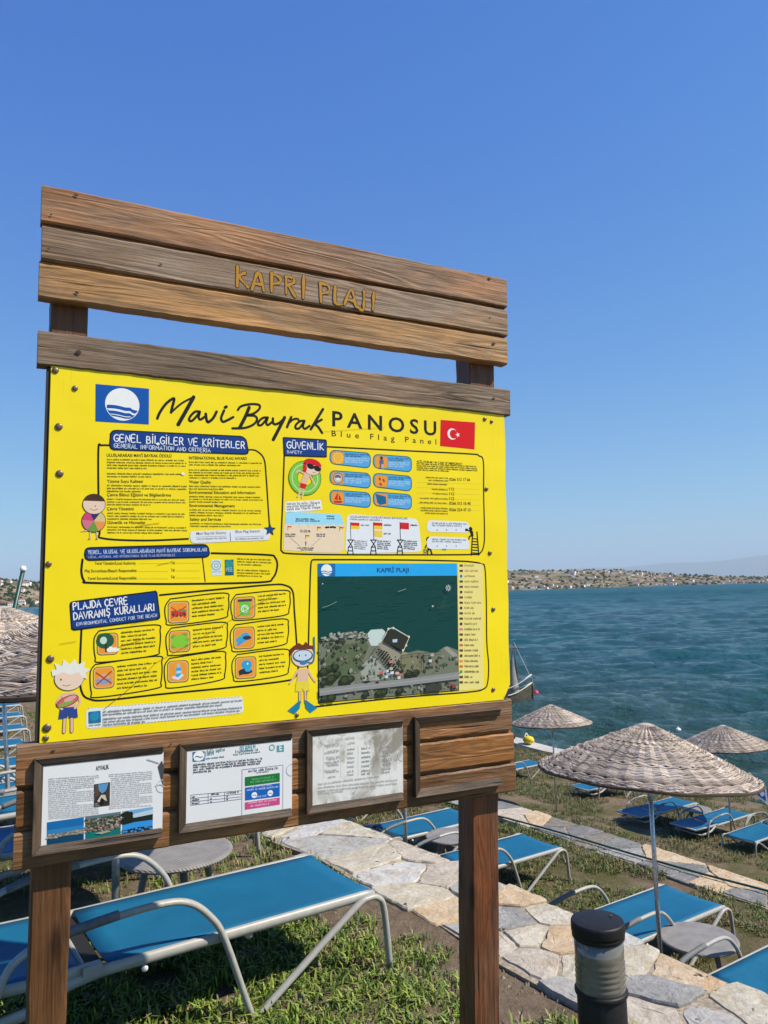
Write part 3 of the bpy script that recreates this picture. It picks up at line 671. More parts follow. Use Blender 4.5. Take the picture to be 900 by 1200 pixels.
parasol(3, 711, 7.1, 'pale woven parasol at the left edge behind the nearer one', (0, -2), 0.95, 2.6, (0, -4))
parasol(470, 800, 9.2, 'woven parasol on the middle terrace hidden behind the yellow panel', (-1, 3), 0.93, 0.3)

# ------------------------------------------------------------------ bollard lamp
def make_bollard():
    q = ray(700, 1078); k = 2.52/q.y; root = empty('bollard_lamp', (q.x*k, 2.52, .072), 0, 'black bollard lamp with ribbed frosted glass beside the stone path', 'bollard lamp')
    r = 0.0775
    mb = MB(); mb.smooth = True; mb.lathe([(r*.96, -.1), (r*.96, .425), (r*.93, .43)], 40); mb.build('post', M['black'], root)
    mb = MB(); mb.smooth = True; mb.lathe([(r*.98, .424), (r*1.025, .426), (r*1.045, .430), (r*1.04, .437), (r*1.0, .441)], 40); mb.build('collar', M['black'], root)
    mb = MB(); mb.smooth = True; prof = [(r*.97, .4405)]
    for i in range(5):
        z = .447+i*.0165; prof += [(r*.955, z), (r*.985, z+.006), (r*.985, z+.010), (r*.955, z+.0155)]
    prof += [(r*.965, .535), (r*.97, .590)]; mb.lathe(prof, 48)
    t = NT('smoked_ribbed_glass'); n = t.noise(t.coord(), 14, 4); t.b.inputs['Coat Weight'].default_value = 0.6; t.b.inputs['Transmission Weight'].default_value = 0.35
    mb.build('lamp_glass', t.out(t.ramp(n, [(.3, (.17, .152, .115)), (.7, (.27, .245, .195))]), 0.09, 0.6), root)
    mb = MB(); mb.smooth = True; mb.lathe([(r*.6, .45), (r*.62, .58)], 20); mb.build('lamp_core', M['black'], root)
    mb = MB(); mb.smooth = True; mb.lathe([(r*.97, .5905), (r*1.03, .592), (r*1.04, .600), (r*1.0, .606), (r*1.05, .607), (r*1.06, .611), (r*1.06, .632), (r*1.055, .635), (r*1.02, .640), (r*1.0, .6405), (r*.98, .6408), (r*.5, .643), (r*.06, .644)], 40); cap = mb.build('cap', M['black'], root)
    mb = MB(); mb.lathe([(.004, 0), (.004, .003), (.001, .004)], 10, (.045, .01, .645)); mb.build('screw', M['screw'], cap)
make_bollard()

# ------------------------------------------------------------------ hose, pennant, float bag, buoys, boat, leaning pole
pts = []
for x, y in ((560, 952), (598, 962), (660, 979), (740, 1003), (820, 1026), (900, 1047), (960, 1064)):
    s, t = st_of(x, y, 3.2-.03); pts.append(P(s, t, zg(7.5, t)+.055))
pts = [P(7.1, -13, zg(7.1, -13)+.03)] + pts + [P(8.02, -3.2, EYE-3.2+.05), P(8.1, -2.2, EYE-4.4)]
mb = MB(); mb.smooth = True; mb.tube(smooth_path(pts, 6), .012, 8); tag(mb.build('garden_hose', M['green_hose']), 'dark green garden hose lying along the lower stone path', 'hose')

def flat_prism(mb, pts, y0, y1):
    n = len(pts); mb.add([(x, y0, z) for x, z in pts]+[(x, y1, z) for x, z in pts], [tuple(range(n)), tuple(range(2*n-1, n-1, -1))]+[(k, k+n, (k+1) % n+n, (k+1) % n) for k in range(n)])
q = ray(898, 926); k = 6.35/q.y; pr = empty('pennant', (q.x*k, 6.35, EYE+q.z*k), R(-8), 'small blue and white triangular pennant at the big parasol rim', 'pennant')
mb = MB(); flat_prism(mb, [(-.118, -.018), (0, .022), (.006, -.118)], 0, .003); mb.build('white_border', M['white'], pr)
mb = MB(); flat_prism(mb, [(-.088, -.022), (-.012, .004), (-.008, -.085)], -.002, 0); mb.build('blue_field', M['blue'], pr)
mb = MB(); flat_prism(mb, [(-.034+.018*math.cos(a), -.028+.02*math.sin(a)) for a in np.linspace(0, 6.0, 12)], -.004, -.0021); mb.build('white_disc', M['white'], pr)
mb = MB(); mb.tube([(0, .001, .02), (-.05, .0, .07), (-.09, 0, .10)], .002, 5); mb.build('string', M['rope'], pr)

def blob(mb, c, rx, ry, rz, seed):
    r5 = random.Random(seed); vs = []; n = 12; L = 7
    for i in range(1, L):
        ph = math.pi*i/L
        for j in range(n): a = 2*math.pi*j/n; q = r5.uniform(.9, 1.08); vs.append((c[0]+rx*q*math.sin(ph)*math.cos(a), c[1]+ry*q*math.sin(ph)*math.sin(a), c[2]+rz*math.cos(ph)*q))
    vs += [(c[0], c[1], c[2]+rz), (c[0], c[1], c[2]-rz)]; a = len(vs)
    fs = [(i*n+j, i*n+n+j, i*n+n+(j+1) % n, i*n+(j+1) % n) for i in range(L-2) for j in range(n)]+[(a-2, j, (j+1) % n) for j in range(n)]+[((L-2)*n+j, a-1, (L-2)*n+(j+1) % n) for j in range(n)]
    mb.smooth = True; mb.add(vs, fs)
zw = EYE-5.86
s, t = 20.75, -21.85
bag = empty('float_bag', P(s, t, zw), TH, 'small yellow float bag lying on the pale sea wall', 'bag')
mb = MB(); blob(mb, (0, 0, .15), .2, .24, .155, 4); mb.build('bag_body', M['yel'], bag)
mb = MB(); mb.smooth = True; mb.tube(smooth_path([(-.1, .1, .26), (0, .1, .38), (.1, .1, .26)], 5), .02, 6); mb.build('handle', M['white'], bag)
bag = empty('rolled_cover', P(20.7, -22.9, zw), TH, 'small dark rolled cover on the sea wall beside the yellow bag', 'cover')
mb = MB(); blob(mb, (0, 0, .17), .2, .38, .175, 8); mb.build('roll', M['black'], bag)
mb = MB(); mb.smooth = True; mb.tube([(.205*math.cos(a), .12, .17+.18*math.sin(a)) for a in np.linspace(0, 6.283, 20)], .012, 6); mb.build('strap', M['white'], bag)

def buoy(px, py, r, mat, label):
    s, t = st_of(px, py, 6.5); root = empty('buoy', P(s, t, SEA), 0, label, 'buoy', 'floating buoys')
    mb = MB(); blob(mb, (0, 0, r*.45), r, r, r*.9, px); mb.build('float', mat, root)
    mb = MB(); mb.smooth = True; mb.tube([(r*.3*math.cos(a), 0, r*1.35+r*.3*math.sin(a)) for a in np.linspace(0, 6.283, 14)], r*.08, 5); mb.build('ring', mat, root)
buoy(628, 814, .19, M['redb'], 'red buoy floating beside the moored boat')
buoy(795, 857, .12, M['white'], 'small white buoy left of the right-hand parasol top')
buoy(869, 848, .10, M['white'], 'small white buoy above the right-hand parasol')
buoy(884, 848, .08, M['black'], 'small dark buoy near the right picture edge')

def make_boat():
    s, t = st_of(607, 829, 6.5); p = P(s, t, SEA); root = empty('sailing_boat', (p.x-1.85, p.y+.4, SEA), R(-6), 'small old wooden sailing boat with furled grey sail, moored off the wall', 'boat')
    L = 2.6; mb = MB(); mb.smooth = True; secs = []; n = 11
    for i in range(15):
        u = i/14*2-1; x = u*L; w = .85*(1-abs(u)**2.6)+.02; sh = .62+.55*u*u*u*u+.12*u*u; secs.append([(x+ (0.12*u if abs(u) > .9 else 0), w*math.sin(R(-90+180*j/(n-1))), sh-(sh+.35)*math.cos(R(-90+180*j/(n-1)))**.55*(1-.1*u*u)) for j in range(n)])
    v = [q for se in secs for q in se]; mb.add(v, [(i*n+j, i*n+j+1, i*n+n+j+1, i*n+n+j) for i in range(14) for j in range(n-1)])
    mb.build('hull', M['hull'], root)
    mb = MB(); d = [(se[0], se[-1]) for se in secs]; v = [(a[0], a[1]*.96, a[2]-.12) for a, b in d]+[(b[0], b[1]*.96, b[2]-.12) for a, b in d]; mb.add(v, [(i, i+1, 15+i+1, 15+i) for i in range(14)]); mb.build('deck', M['olive'], root)
    for e in (0, -1):
        mb = MB(); mb.smooth = True; mb.tube([(se[e][0], se[e][1]*1.02, se[e][2]+.01) for se in secs], .035, 6); mb.build('gunwale', M['rope'], root)
        mb = MB(); mb.smooth = True; mb.tube([(se[e][0], se[e][1]*.9, se[e][2]+.30+.15*abs(i-7)/7) for i, se in enumerate(secs)][3:], .028, 6); mb.build('rope_rail', M['rope'], root)
    mb = MB(); mb.smooth = True; mb.tube([(L+.05, 0, .3), (L+.16, 0, 1.05), (L+.10, 0, 1.55)], [.07, .06, .04], 8); mb.build('stem_post', M['hull'], root)
    mb = MB(); mb.smooth = True; mb.tube([(1.95, 0, .2), (1.9, 0, 2.0), (1.82, 0, 3.55)], [.06, .05, .025], 8); mb.build('mast', M['mastwood'], root)
    mb = MB(); mb.smooth = True; mb.tube([(-.6, -.1, 3.12), (2.15, -.1, 3.2)], .03, 6); mb.build('yard', M['mastwood'], root)
    mb = MB(); mb.smooth = True; pr = [(.03, 2.95), (.07, 2.5), (.16, 1.9), (.27, 1.3), (.33, .8), (.25, .55)]; vs = []; n = 14
    for r_, z in pr:
        for j in range(n): a = 2*math.pi*j/n; q = 1+.16*math.sin(5*a+z*2); vs.append((1.72+r_*q*math.cos(a)-.12*(3-z)*.3, -.06+r_*q*.6*math.sin(a), z))
    mb.add(vs, [(i*n+j, i*n+n+j, i*n+n+(j+1) % n, i*n+(j+1) % n) for i in range(len(pr)-1) for j in range(n)]); mb.build('furled_sail', M['canvas'], root)
    mb = MB(); blob(mb, (.75, -.2, .95), .28, .3, .32, 3); mb.build('maroon_bundle', M['maroon'], root)
    for a, b in (((1.83, 0, 3.5), (L+.1, 0, 1.5)), ((1.83, 0, 3.5), (-1.8, 0, .9))): mb = MB(); mb.tube([a, b], .012, 5); mb.build('stay', M['rope'], root)
make_boat()
q = ray(15, 722); k = 13.0/q.y; q2 = ray(27, 668); k2 = 13.0/q2.y
a = Vector((q.x*k, 13.0, EYE+q.z*k)); b = Vector((q2.x*k2, 13.0, EYE+q2.z*k2)); d = (b-a).normalized(); s_, t_ = a.x*S2[0]+a.y*S2[1], a.x*T2[0]+a.y*T2[1]
foot = a - d*((a.z-zup(t_)+.1)/d.z); lp = empty('leaning_pole', foot, 0, 'dark green leaning pole with a white tip above the left parasol', 'pole')
mb = MB(); mb.smooth = True; mb.tube([(0, 0, 0), (b-foot)], [.05, .035], 10); mb.build('shaft', M['green_hose'], lp)
mb = MB(); mb.smooth = True; e = b-foot; mb.tube([e-d*.02, e+d*.02, e+d*.07], [.045, .055, .03], 10); mb.build('tip', M['white'], lp)

# ------------------------------------------------------------------ the information board
SR = Matrix(((0.8916957, -0.45207524, 0.02251114), (0.45248964, 0.8915674, -0.01899182), (-0.01148447, 0.02712098, 0.99956619)))
ST = Vector((-0.93500382, 2.09035342, -0.36665832 + EYE))
board = bpy.data.objects.new('information_board', None); link(board); board.empty_display_size = .2
_m = SR.to_4x4(); _m.translation = ST; board.matrix_world = _m
tag(board, 'tall wooden information board with a yellow printed panel and framed notices', 'information board')
SRT = SR.transposed(); CAML = SRT @ (Vector((0, 0, EYE)) - ST)
def L(x, y, yo=-.042):
    """photo pixel -> (X, Z) on the board plane y = yo"""
    d = SRT @ ray(x, y); k = (yo-CAML.y)/d.y; return (CAML.x+d.x*k, CAML.z+d.z*k)

def plank(name, x0, x1, z0, z1, yf, yb, mat, tongue=0.0, seed=0, parent=None, vertical=False, cham=.004, jit=.0008):
    rq = random.Random(seed); n = 70; mb = MB(); vs = []; c = cham
    ln0, ln1 = (z0, z1) if vertical else (x0, x1); w0, w1 = (x0, x1) if vertical else (z0, z1)
    ph = [rq.uniform(0, 6.28) for _ in range(6)]
    for i in range(n+1):
        u = ln0+(ln1-ln0)*i/n; j0 = jit*(.7*math.sin(11*u+ph[0])+.6*math.sin(37*u+ph[1])+1.0*rq.uniform(-1, 1)); j1 = jit*(.7*math.sin(9*u+ph[2])+.6*math.sin(41*u+ph[3])+1.0*rq.uniform(-1, 1)); jy = jit*.6*math.sin(7*u+ph[4])
        prof = [(w0+j0, yb), (w0+j0, yf+c+jy), (w0+c+j0, yf+jy), (w1-c+j1, yf+jy), (w1+j1, yf+c+jy)]
        prof += [(w1+j1, yf+.016), (w1+tongue, yf+.016), (w1+tongue, yb)] if tongue else [(w1+j1, yb)]
        for (w, y) in prof: vs.append((w, y, u) if vertical else (u, y, w))
    m_ = len(prof); fs = [(i*m_+k, i*m_+(k+1) % m_, (i+1)*m_+(k+1) % m_, (i+1)*m_+k) for i in range(n) for k in range(m_)]
    fs += [tuple(range(m_)), tuple(n*m_+k for k in range(m_))[::-1]]
    if not vertical: fs = [f[::-1] for f in fs]
    mb.add(vs, fs); return mb.build(name, mat, parent or board)

WD = {'h1': wood('weathered_wood_top', (0.315, 0.148, 0.058), (0.140, 0.064, 0.028), .4, 1.3), 'h2': wood('weathered_wood_mid', (0.265, 0.160, 0.085), (0.115, 0.066, 0.036), .7, 2.9),
      'h3': wood('weathered_wood_low', (0.44, 0.24, 0.088), (0.22, 0.112, 0.042), .4, 4.1), 'rail': wood('weathered_wood_rail', (0.205, 0.125, 0.068), (0.092, 0.055, 0.031), .6, 5.7),
      'l1': wood('brown_wood_top', (0.27, 0.125, 0.045), (0.115, 0.052, 0.022), .6, 6.2, gloss=.5), 'l2': wood('brown_wood_mid', (0.35, 0.145, 0.032), (0.17, 0.066, 0.018), .15, 7.9, gloss=.45), 'l3': wood('brown_wood_low', (0.32, 0.140, 0.040), (0.145, 0.062, 0.022), .35, 9.4, gloss=.48),
      'post': wood('brown_post_wood', (0.165, 0.068, 0.022), (0.095, 0.039, 0.014), .10, 11.1, True, .5), 'post2': wood('reddish_post_wood', (0.175, 0.058, 0.020), (0.07, 0.029, 0.014), .22, 12.7, True, .5), 'frame': wood('dark_frame_wood', (0.085, 0.054, 0.033), (0.034, 0.022, 0.015), .3, 14.3), 'framev': wood('dark_frame_wood_upright', (0.078, 0.050, 0.031), (0.032, 0.021, 0.014), .3, 15.9, True)}
M['core'] = plain('dark_backing', (0.035, 0.024, 0.016), .8)
# header: three planks with tongue-and-groove joints
hx0, hx1, hz0, hz1 = -.0369, 1.5203, 1.1926, 1.5117; hh = (hz1-hz0)/3
for i, k in enumerate(('h3', 'h2', 'h1')):
    hp = plank('header_plank', hx0+(.004 if i == 1 else 0), hx1-(.003 if i == 0 else 0), hz0+i*hh, hz0+(i+1)*hh-(.010 if i < 2 else 0), -.042, -.001, WD[k], .0104 if i < 2 else 0, 20+i, cham=.005)
    if i == 1: name_plank = hp
plank('rail_plank', -.0347, 1.5219, 1.0045, 1.0987, -.046, -.001, WD['rail'], 0, 31, cham=.004, jit=.0010)
lx0, lx1, lz0, lz1 = -.0534, 1.5054, -.3151, -.0011; lh = (lz1-lz0)/3
for i, k in enumerate(('l3', 'l2', 'l1')):
    plank('lower_plank', lx0+(.004*(i == 1)), lx1+.006*(2-i), lz0+i*lh, lz0+(i+1)*lh-(.011 if i < 2 else 0), -.042, -.001, WD[k], .0114 if i < 2 else 0, 40+i, cham=.005, jit=.0012 if i == 2 else .0008)
def post(xt, zt, xb, zb, half, mat, seed):
    o = plank('post', -half, half, 0, 1, .0, .09, mat, 0, seed, None, True, .005, .0012)
    for v in o.data.vertices:
        u = v.co.z; v.co.z = zb+(zt-zb)*u; v.co.x += xb+(xt-xb)*u
    o.data.update()
a = L(82.5, 361, 0); b = L(55.4, 1190, 0); ext = lambda a, b, z: a[0]+(b[0]-a[0])*(z-a[1])/(b[1]-a[1])
ZB = -1.62
post(ext(a, b, 1.47), 1.47, ext(a, b, ZB), ZB, abs(L(104.7, 361, 0)[0]-L(60.4, 361, 0)[0])/2*.98, WD['post'], 51)
a = L(565, 437, 0); b = L(571, 1190, 0); post(ext(a, b, 1.47), 1.47, ext(a, b, ZB), ZB, .054, WD['post2'], 52)

for (x, y), r_, yo in (((89, 229), .007, -.042), ((57, 292), .004, -.042), ((90, 343), .006, -.042), ((188, 310), .0045, -.042), ((573, 327), .006, -.042), ((578, 403), .008, -.042), ((92, 413), .008, -.046), ((578, 467), .006, -.046), ((60, 252), .004, -.042), ((574, 372), .004, -.042), ((62, 880), .005, -.042), ((200, 872), .004, -.042)):
    x_, z_ = L(x, y, yo); n = 9; rq = random.Random(x); mb = MB(); pts = [(x_+r_*rq.uniform(.6, 1.3)*math.cos(2*math.pi*k/n), z_+r_*rq.uniform(.4, .8)*math.sin(2*math.pi*k/n)) for k in range(n)]
    mb.add([(a_, yo-.0028, b_) for a_, b_ in pts]+[(x_, yo-.0032, z_)], [(k, (k+1) % n, n) for k in range(n)]); mb.build('nail_head', M['core'], board)
# yellow panel on a backing sheet
PF = -.040
def panel_mesh():
    mb = MB(); nx, nz = 60, 40; v = []
    for i in range(nx+1):
        for j in range(nz+1):
            x = 1.5*i/nx; z = 1.0062*j/nz
            if i == nx and j <= 1: x -= .014*(2-j)
            if i == nx: x += .0015*math.sin(23*z)
            y = PF
            v.append((x, y, z))
    n = nz+1; mb.add(v, [(i*n+j, (i+1)*n+j, (i+1)*n+j+1, i*n+j+1) for i in range(nx) for j in range(nz)])
    k = len(v)
    bd = [(i*n) for i in range(nx+1)]+[nx*n+j for j in range(1, n)]+[i*n+nz for i in range(nx-1, -1, -1)]+[j for j in range(nz-1, 0, -1)]
    vv = [v[i] for i in bd]+[(v[i][0], PF+.004, v[i][2]) for i in bd]; q = len(bd)
    mb.add(vv, [(i, i+q, (i+1) % q+q, (i+1) % q) for i in range(q)])
    return mb.build('yellow_panel', M['yellow'], board)
panel = panel_mesh()
mb = MB(); mb.box((-.010, PF+.0045, .004), (1.496, -.002, 1.0)); mb.build('backing_board', M['core'], board)

# ---- print helpers: everything is given in photo pixels, mapped to the board plane
class Art:
    def __init__(s, yo=PF, parent=None, base=0.0004): s.mb = MB(); s.yo = yo; s.par = parent if parent is not None else panel; s.base = base; s.k = 0
    def y(s): s.k += 1; return s.yo - s.base - s.k*1.2e-5
    def loc(s, p): return L(p[0], p[1], s.yo)
    def poly_l(s, pts, c):
        a = sum(pts[i][0]*pts[(i+1) % len(pts)][1]-pts[(i+1) % len(pts)][0]*pts[i][1] for i in range(len(pts)))
        if a < 0: pts = pts[::-1]
        y = s.y(); s.mb.cur = c; s.mb.add([(x, y, z) for x, z in pts], [tuple(range(len(pts)))])
    def poly(s, pts, c): s.poly_l([s.loc(p) for p in pts], c)
    def ell(s, c0, rx, rz, c, a0=0, a1=360, n=28, px=True, rot=0):
        x, z = s.loc(c0) if px else c0; cr, sr = math.cos(rot), math.sin(rot); out = []
        for k in range(n if a1-a0 >= 360 else n+1):
            w = R(a0+(a1-a0)*k/n); ex, ez = rx*math.cos(w), rz*math.sin(w); out.append((x+ex*cr-ez*sr, z+ex*sr+ez*cr))
        s.poly_l(out, c)
    def ring(s, c0, r0, r1, c, n=32, px=True):
        x, z = s.loc(c0) if px else c0; y = s.y(); vs = []; s.mb.cur = c
        for k in range(n): w = 2*math.pi*k/n; vs += [(x+r0*math.cos(w), y, z+r0*math.sin(w)), (x+r1*math.cos(w), y, z+r1*math.sin(w))]
        s.mb.add(vs, [(2*k, 2*k+1, (2*k+3) % (2*n), (2*k+2) % (2*n)) for k in range(n)])
    def rrect_l(s, x0, z0, x1, z1, r, c, wob=0.0, shear=0.0, seed=1):
        rq = random.Random(seed); pts = []
        for (cx, cz, a) in ((x1-r, z1-r, 0), (x0+r, z1-r, 90), (x0+r, z0+r, 180), (x1-r, z0+r, 270)):
            for k in range(7): w = R(a+15*k); pts.append((cx+r*math.cos(w)+rq.uniform(-wob, wob), cz+r*math.sin(w)+rq.uniform(-wob, wob)+shear*(cx-x0)))
        s.poly_l(pts, c)
    def quad_r(s, corners, r, c, wob=0.0, seed=1):
        """rounded quad from 4 pixel corners (TL, TR, BR, BL)"""
        q = [Vector(s.loc(p)) for p in corners]; out = []; rq = random.Random(seed)
        for i in range(4):
            p = q[i]; a = (q[i-1]-p); b = (q[(i+1) % 4]-p); rr_ = min(r, a.length*.45, b.length*.45); a = p+a.normalized()*rr_; b = p+b.normalized()*rr_
            for k in range(7): u = k/6; w = a*(1-u)**2+p*2*u*(1-u)+b*u*u; out.append((w.x+rq.uniform(-wob, wob), w.y+rq.uniform(-wob, wob)))
        s.poly_l(out, c); return out
    def stroke_l(s, pts, w, c, smooth=0, closed=False):
        pts = [Vector((p[0], p[1], 0)) for p in pts]
        if closed: pts = pts+[pts[0]]
        if smooth: pts = smooth_path(pts, smooth)
        ws = w if isinstance(w, list) else [w]*len(pts)
        if len(ws) != len(pts): ws = [ws[min(len(ws)-1, int(i/max(1, len(pts)-1)*(len(ws)-1)+.5))] for i in range(len(pts))]
        y = s.y(); s.mb.cur = c; vs = []; n = len(pts)
        for i, p in enumerate(pts):
            if closed and i in (0, n-1): t = (pts[1]-pts[-2])
            else: t = pts[min(i+1, n-1)]-pts[max(i-1, 0)]
            if t.length < 1e-9: t = Vector((1, 0, 0))
            t.normalize(); nn = Vector((-t.y, t.x, 0))*ws[i]/2; vs += [(p.x+nn.x, y, p.y+nn.y), (p.x-nn.x, y, p.y-nn.y)]
        s.mb.add(vs, [(2*i, 2*i+1, 2*i+3, 2*i+2) for i in range(n-1)])
        if not closed:
            for e in (0, -1):
                p = pts[e]; yy = y-5e-6*(1 if e else 2); s.mb.add([(p.x+ws[e]/2*math.cos(R(45*k)), yy, p.y+ws[e]/2*math.sin(R(45*k))) for k in range(8)], [tuple(range(8))])
    def stroke(s, pts, w, c, smooth=5, closed=False): s.stroke_l([s.loc(p) for p in pts], w, c, smooth, closed)
    def build(s, name): return s.mb.build(name, M['print'], s.par, True)

def font_poly(txt, bold=0.0, spacing=1.0):
    cu = bpy.data.curves.new('t', 'FONT'); cu.body = txt; cu.size = 1.0; cu.offset = bold; cu.space_character = spacing; cu.resolution_u = 3
    o = bpy.data.objects.new('t', cu); link(o); me = o.to_mesh(); v = [(p.co.x, p.co.y) for p in me.vertices]; f = [tuple(p.vertices) for p in me.polygons]
    o.to_mesh_clear(); bpy.data.objects.remove(o); bpy.data.curves.remove(cu); return v, f
def text(art, txt, p0, p1, cap, c, bold=0.0, spacing=1.0, px=True):
    """baseline from p0 to p1 (pixels), cap height in metres"""
    a = Vector(art.loc(p0) if px else p0); b = Vector(art.loc(p1) if px else p1); v, f = font_poly(txt, bold, spacing)
    if not v: return
    x0 = min(q[0] for q in v); x1 = max(q[0] for q in v); d = b-a; sx = d.length/(x1-x0); d.normalize(); n = Vector((-d.y, d.x)); sy = cap/.727
    y = art.y(); art.mb.cur = c; art.mb.add([(a.x+d.x*(q[0]-x0)*sx+n.x*q[1]*sy, y, a.y+d.y*(q[0]-x0)*sx+n.y*q[1]*sy) for q in v], f)
HAND = {'A': [[(0, 0), (.3, 1), (.62, 0)], [(.1, .36), (.52, .38)]], 'B': [[(.03, 0), (.05, 1)], [(.05, .98), (.42, .93), (.44, .6), (.08, .52), (.5, .45), (.5, .06), (.03, 0)]], 'C': [[(.55, .88), (.3, 1), (.04, .7), (.05, .25), (.3, 0), (.56, .13)]],
 'D': [[(.04, 0), (.05, 1), (.4, .9), (.58, .5), (.4, .1), (.04, 0)]], 'E': [[(.5, 1), (.04, .98), (.03, 0), (.52, .02)], [(.04, .52), (.42, .54)]], 'F': [[(.5, 1), (.04, .98), (.03, 0)], [(.04, .52), (.42, .54)]], 'G': [[(.55, .9), (.3, 1), (.04, .7), (.05, .25), (.3, 0), (.57, .15), (.57, .45), (.34, .44)]],
 'H': [[(.04, 0), (.05, 1)], [(.53, 0), (.55, 1)], [(.05, .5), (.54, .52)]], 'I': [[(.08, 0), (.1, 1)]], 'J': [[(.4, 1), (.4, .2), (.22, 0), (.02, .14)]], 'K': [[(.04, 0), (.05, 1)], [(.5, 1), (.08, .48), (.56, 0)]], 'L': [[(.05, 1), (.04, .02), (.5, .02)]],
 'M': [[(.03, 0), (.08, 1), (.36, .3), (.64, 1), (.7, 0)]], 'N': [[(.04, 0), (.05, 1), (.54, .02), (.55, 1)]], 'O': [[(.32, 1), (.06, .78), (.05, .25), (.32, 0), (.58, .25), (.58, .76), (.32, 1)]], 'P': [[(.04, 0), (.05, 1), (.42, .95), (.5, .72), (.38, .5), (.06, .46)]], 'R': [[(.04, 0), (.05, 1), (.42, .95), (.48, .72), (.36, .52), (.06, .48)], [(.24, .48), (.54, 0)]],
 'S': [[(.5, .86), (.3, 1), (.07, .82), (.14, .6), (.42, .44), (.48, .2), (.28, 0), (.03, .13)]], 'T': [[(0, 1), (.58, .98)], [(.28, .98), (.29, 0)]], 'U': [[(.04, 1), (.05, .25), (.3, 0), (.54, .25), (.55, 1)]], 'V': [[(0, 1), (.28, 0), (.57, 1)]], 'Y': [[(0, 1), (.28, .5)], [(.56, 1), (.28, .5), (.27, 0)]], ',': [[(.06, .08), (.02, -.14)]], ' ': []}
def hand(art, txt, p0, p1, h, w, c, px=True, seed=1, sm_=2):
    rq = random.Random(seed); a = Vector(art.loc(p0) if px else p0); b = Vector(art.loc(p1) if px else p1); items = []; x = 0
    wd = {'I': .2, 'M': .74, ' ': .34, ',': .14, 'J': .44}
    for ch in txt:
        basec = {'İ': 'I', 'Ü': 'U', 'Ç': 'C', 'Ş': 'S', 'Ğ': 'G', 'Ö': 'O'}.get(ch, ch); extra = {'İ': [(.1, 1.24)], 'Ü': [(.16, 1.2), (.42, 1.2)]}.get(ch, []); g = HAND[basec]; k = rq.uniform(.94, 1.06)
        items.append((x, g, extra, ch in 'ÇŞ', k, rq.uniform(-.03, .03))); x += wd.get(basec, .58)+.17
    tot = x-.17; d = b-a; sx = d.length/tot; d.normalize(); n = Vector((-d.y, d.x))
    def pt(X, Y): return (a.x+d.x*X*sx+n.x*Y*h, a.y+d.y*X*sx+n.y*Y*h)
    for (X, g, ex, ced, k, j) in items:
        for st in g:
            sharp = len(st) <= 3
            art.stroke_l([pt(X+q[0], q[1]*k+j) for q in st], w, c, 0 if sharp else sm_)
        for q in ex: art.stroke_l([pt(X+q[0]-.01, q[1]), pt(X+q[0]+.01, q[1]+.03)], w*1.1, c)
        if ced: art.stroke_l([pt(X+.28, -.02), pt(X+.34, -.16), pt(X+.22, -.26)], w*.8, c)
def greek(art, p0, p1, h, c, px=True, seed=1, dens=1.0, last=1.0):
    """one line of small unreadable print as letter-sized marks"""
    rq = random.Random(seed); a = Vector(art.loc(p0) if px else p0); b = Vector(art.loc(p1) if px else p1); Ln = (b-a).length*last; d = (b-a).normalized(); n = Vector((-d.y, d.x)); x = 0; y = art.y(); art.mb.cur = c
    left = rq.randint(3, 9)
    while x < Ln:
        w = h*rq.choice([.35, .5, .55, .6]); t = h*rq.choice([.72, .72, .72, 1.05, 1.0]); z0 = 0 if rq.random() > .1 else -.25*h; tw = h*.17
        def qd(x0, x1, y0, y1): art.mb.add([(a.x+d.x*X+n.x*Y, y, a.y+d.y*X+n.y*Y) for X, Y in ((x0, y0), (x1, y0), (x1, y1), (x0, y1))], [(0, 1, 2, 3)])
        qd(x, x+tw, z0, t)
        if w > h*.4: qd(x+w-tw, x+w, 0, .7*h); zz = rq.choice([.0, .28, .55])*h; qd(x+tw, x+w-tw, zz, zz+h*.17)
        x += w+h*.16; left -= 1
        if left <= 0: x += h*.42; left = rq.randint(2, 9)
def block(art, tl, tr, br, bl, nlines, c, seed=1, fill=.58, ragged=True, skip=()):
    """paragraph of small print inside a pixel quad"""
    q = [Vector(art.loc(p)) for p in (tl, tr, br, bl)]; rq = random.Random(seed)
    for i in range(nlines):
        if i in skip: continue
        u = (i+.8)/nlines; a = q[0].lerp(q[3], u); b = q[1].lerp(q[2], u); hh_ = (q[3]-q[0]).length/nlines*fill
        last = rq.uniform(.4, .75) if (i == nlines-1 or i+1 in skip) and ragged else rq.uniform(.95, 1.0)
        greek(art, a, b, hh_, c, False, seed*100+i, last=last)
def crop(x0, y0, k): return lambda x, y: (x0+x/k, y0+y/k)
BLK = (.012, .012, .014); NAVY = (.006, .045, .22); WHT = (.80, .80, .78); LBL = (.085, .36, .66); ORG = (.80, .30, .035); REDC = (.62, .012, .02); SKIN = (.72, .47, .30); GRN = (.10, .42, .035); TXT = (.05, .045, .02)

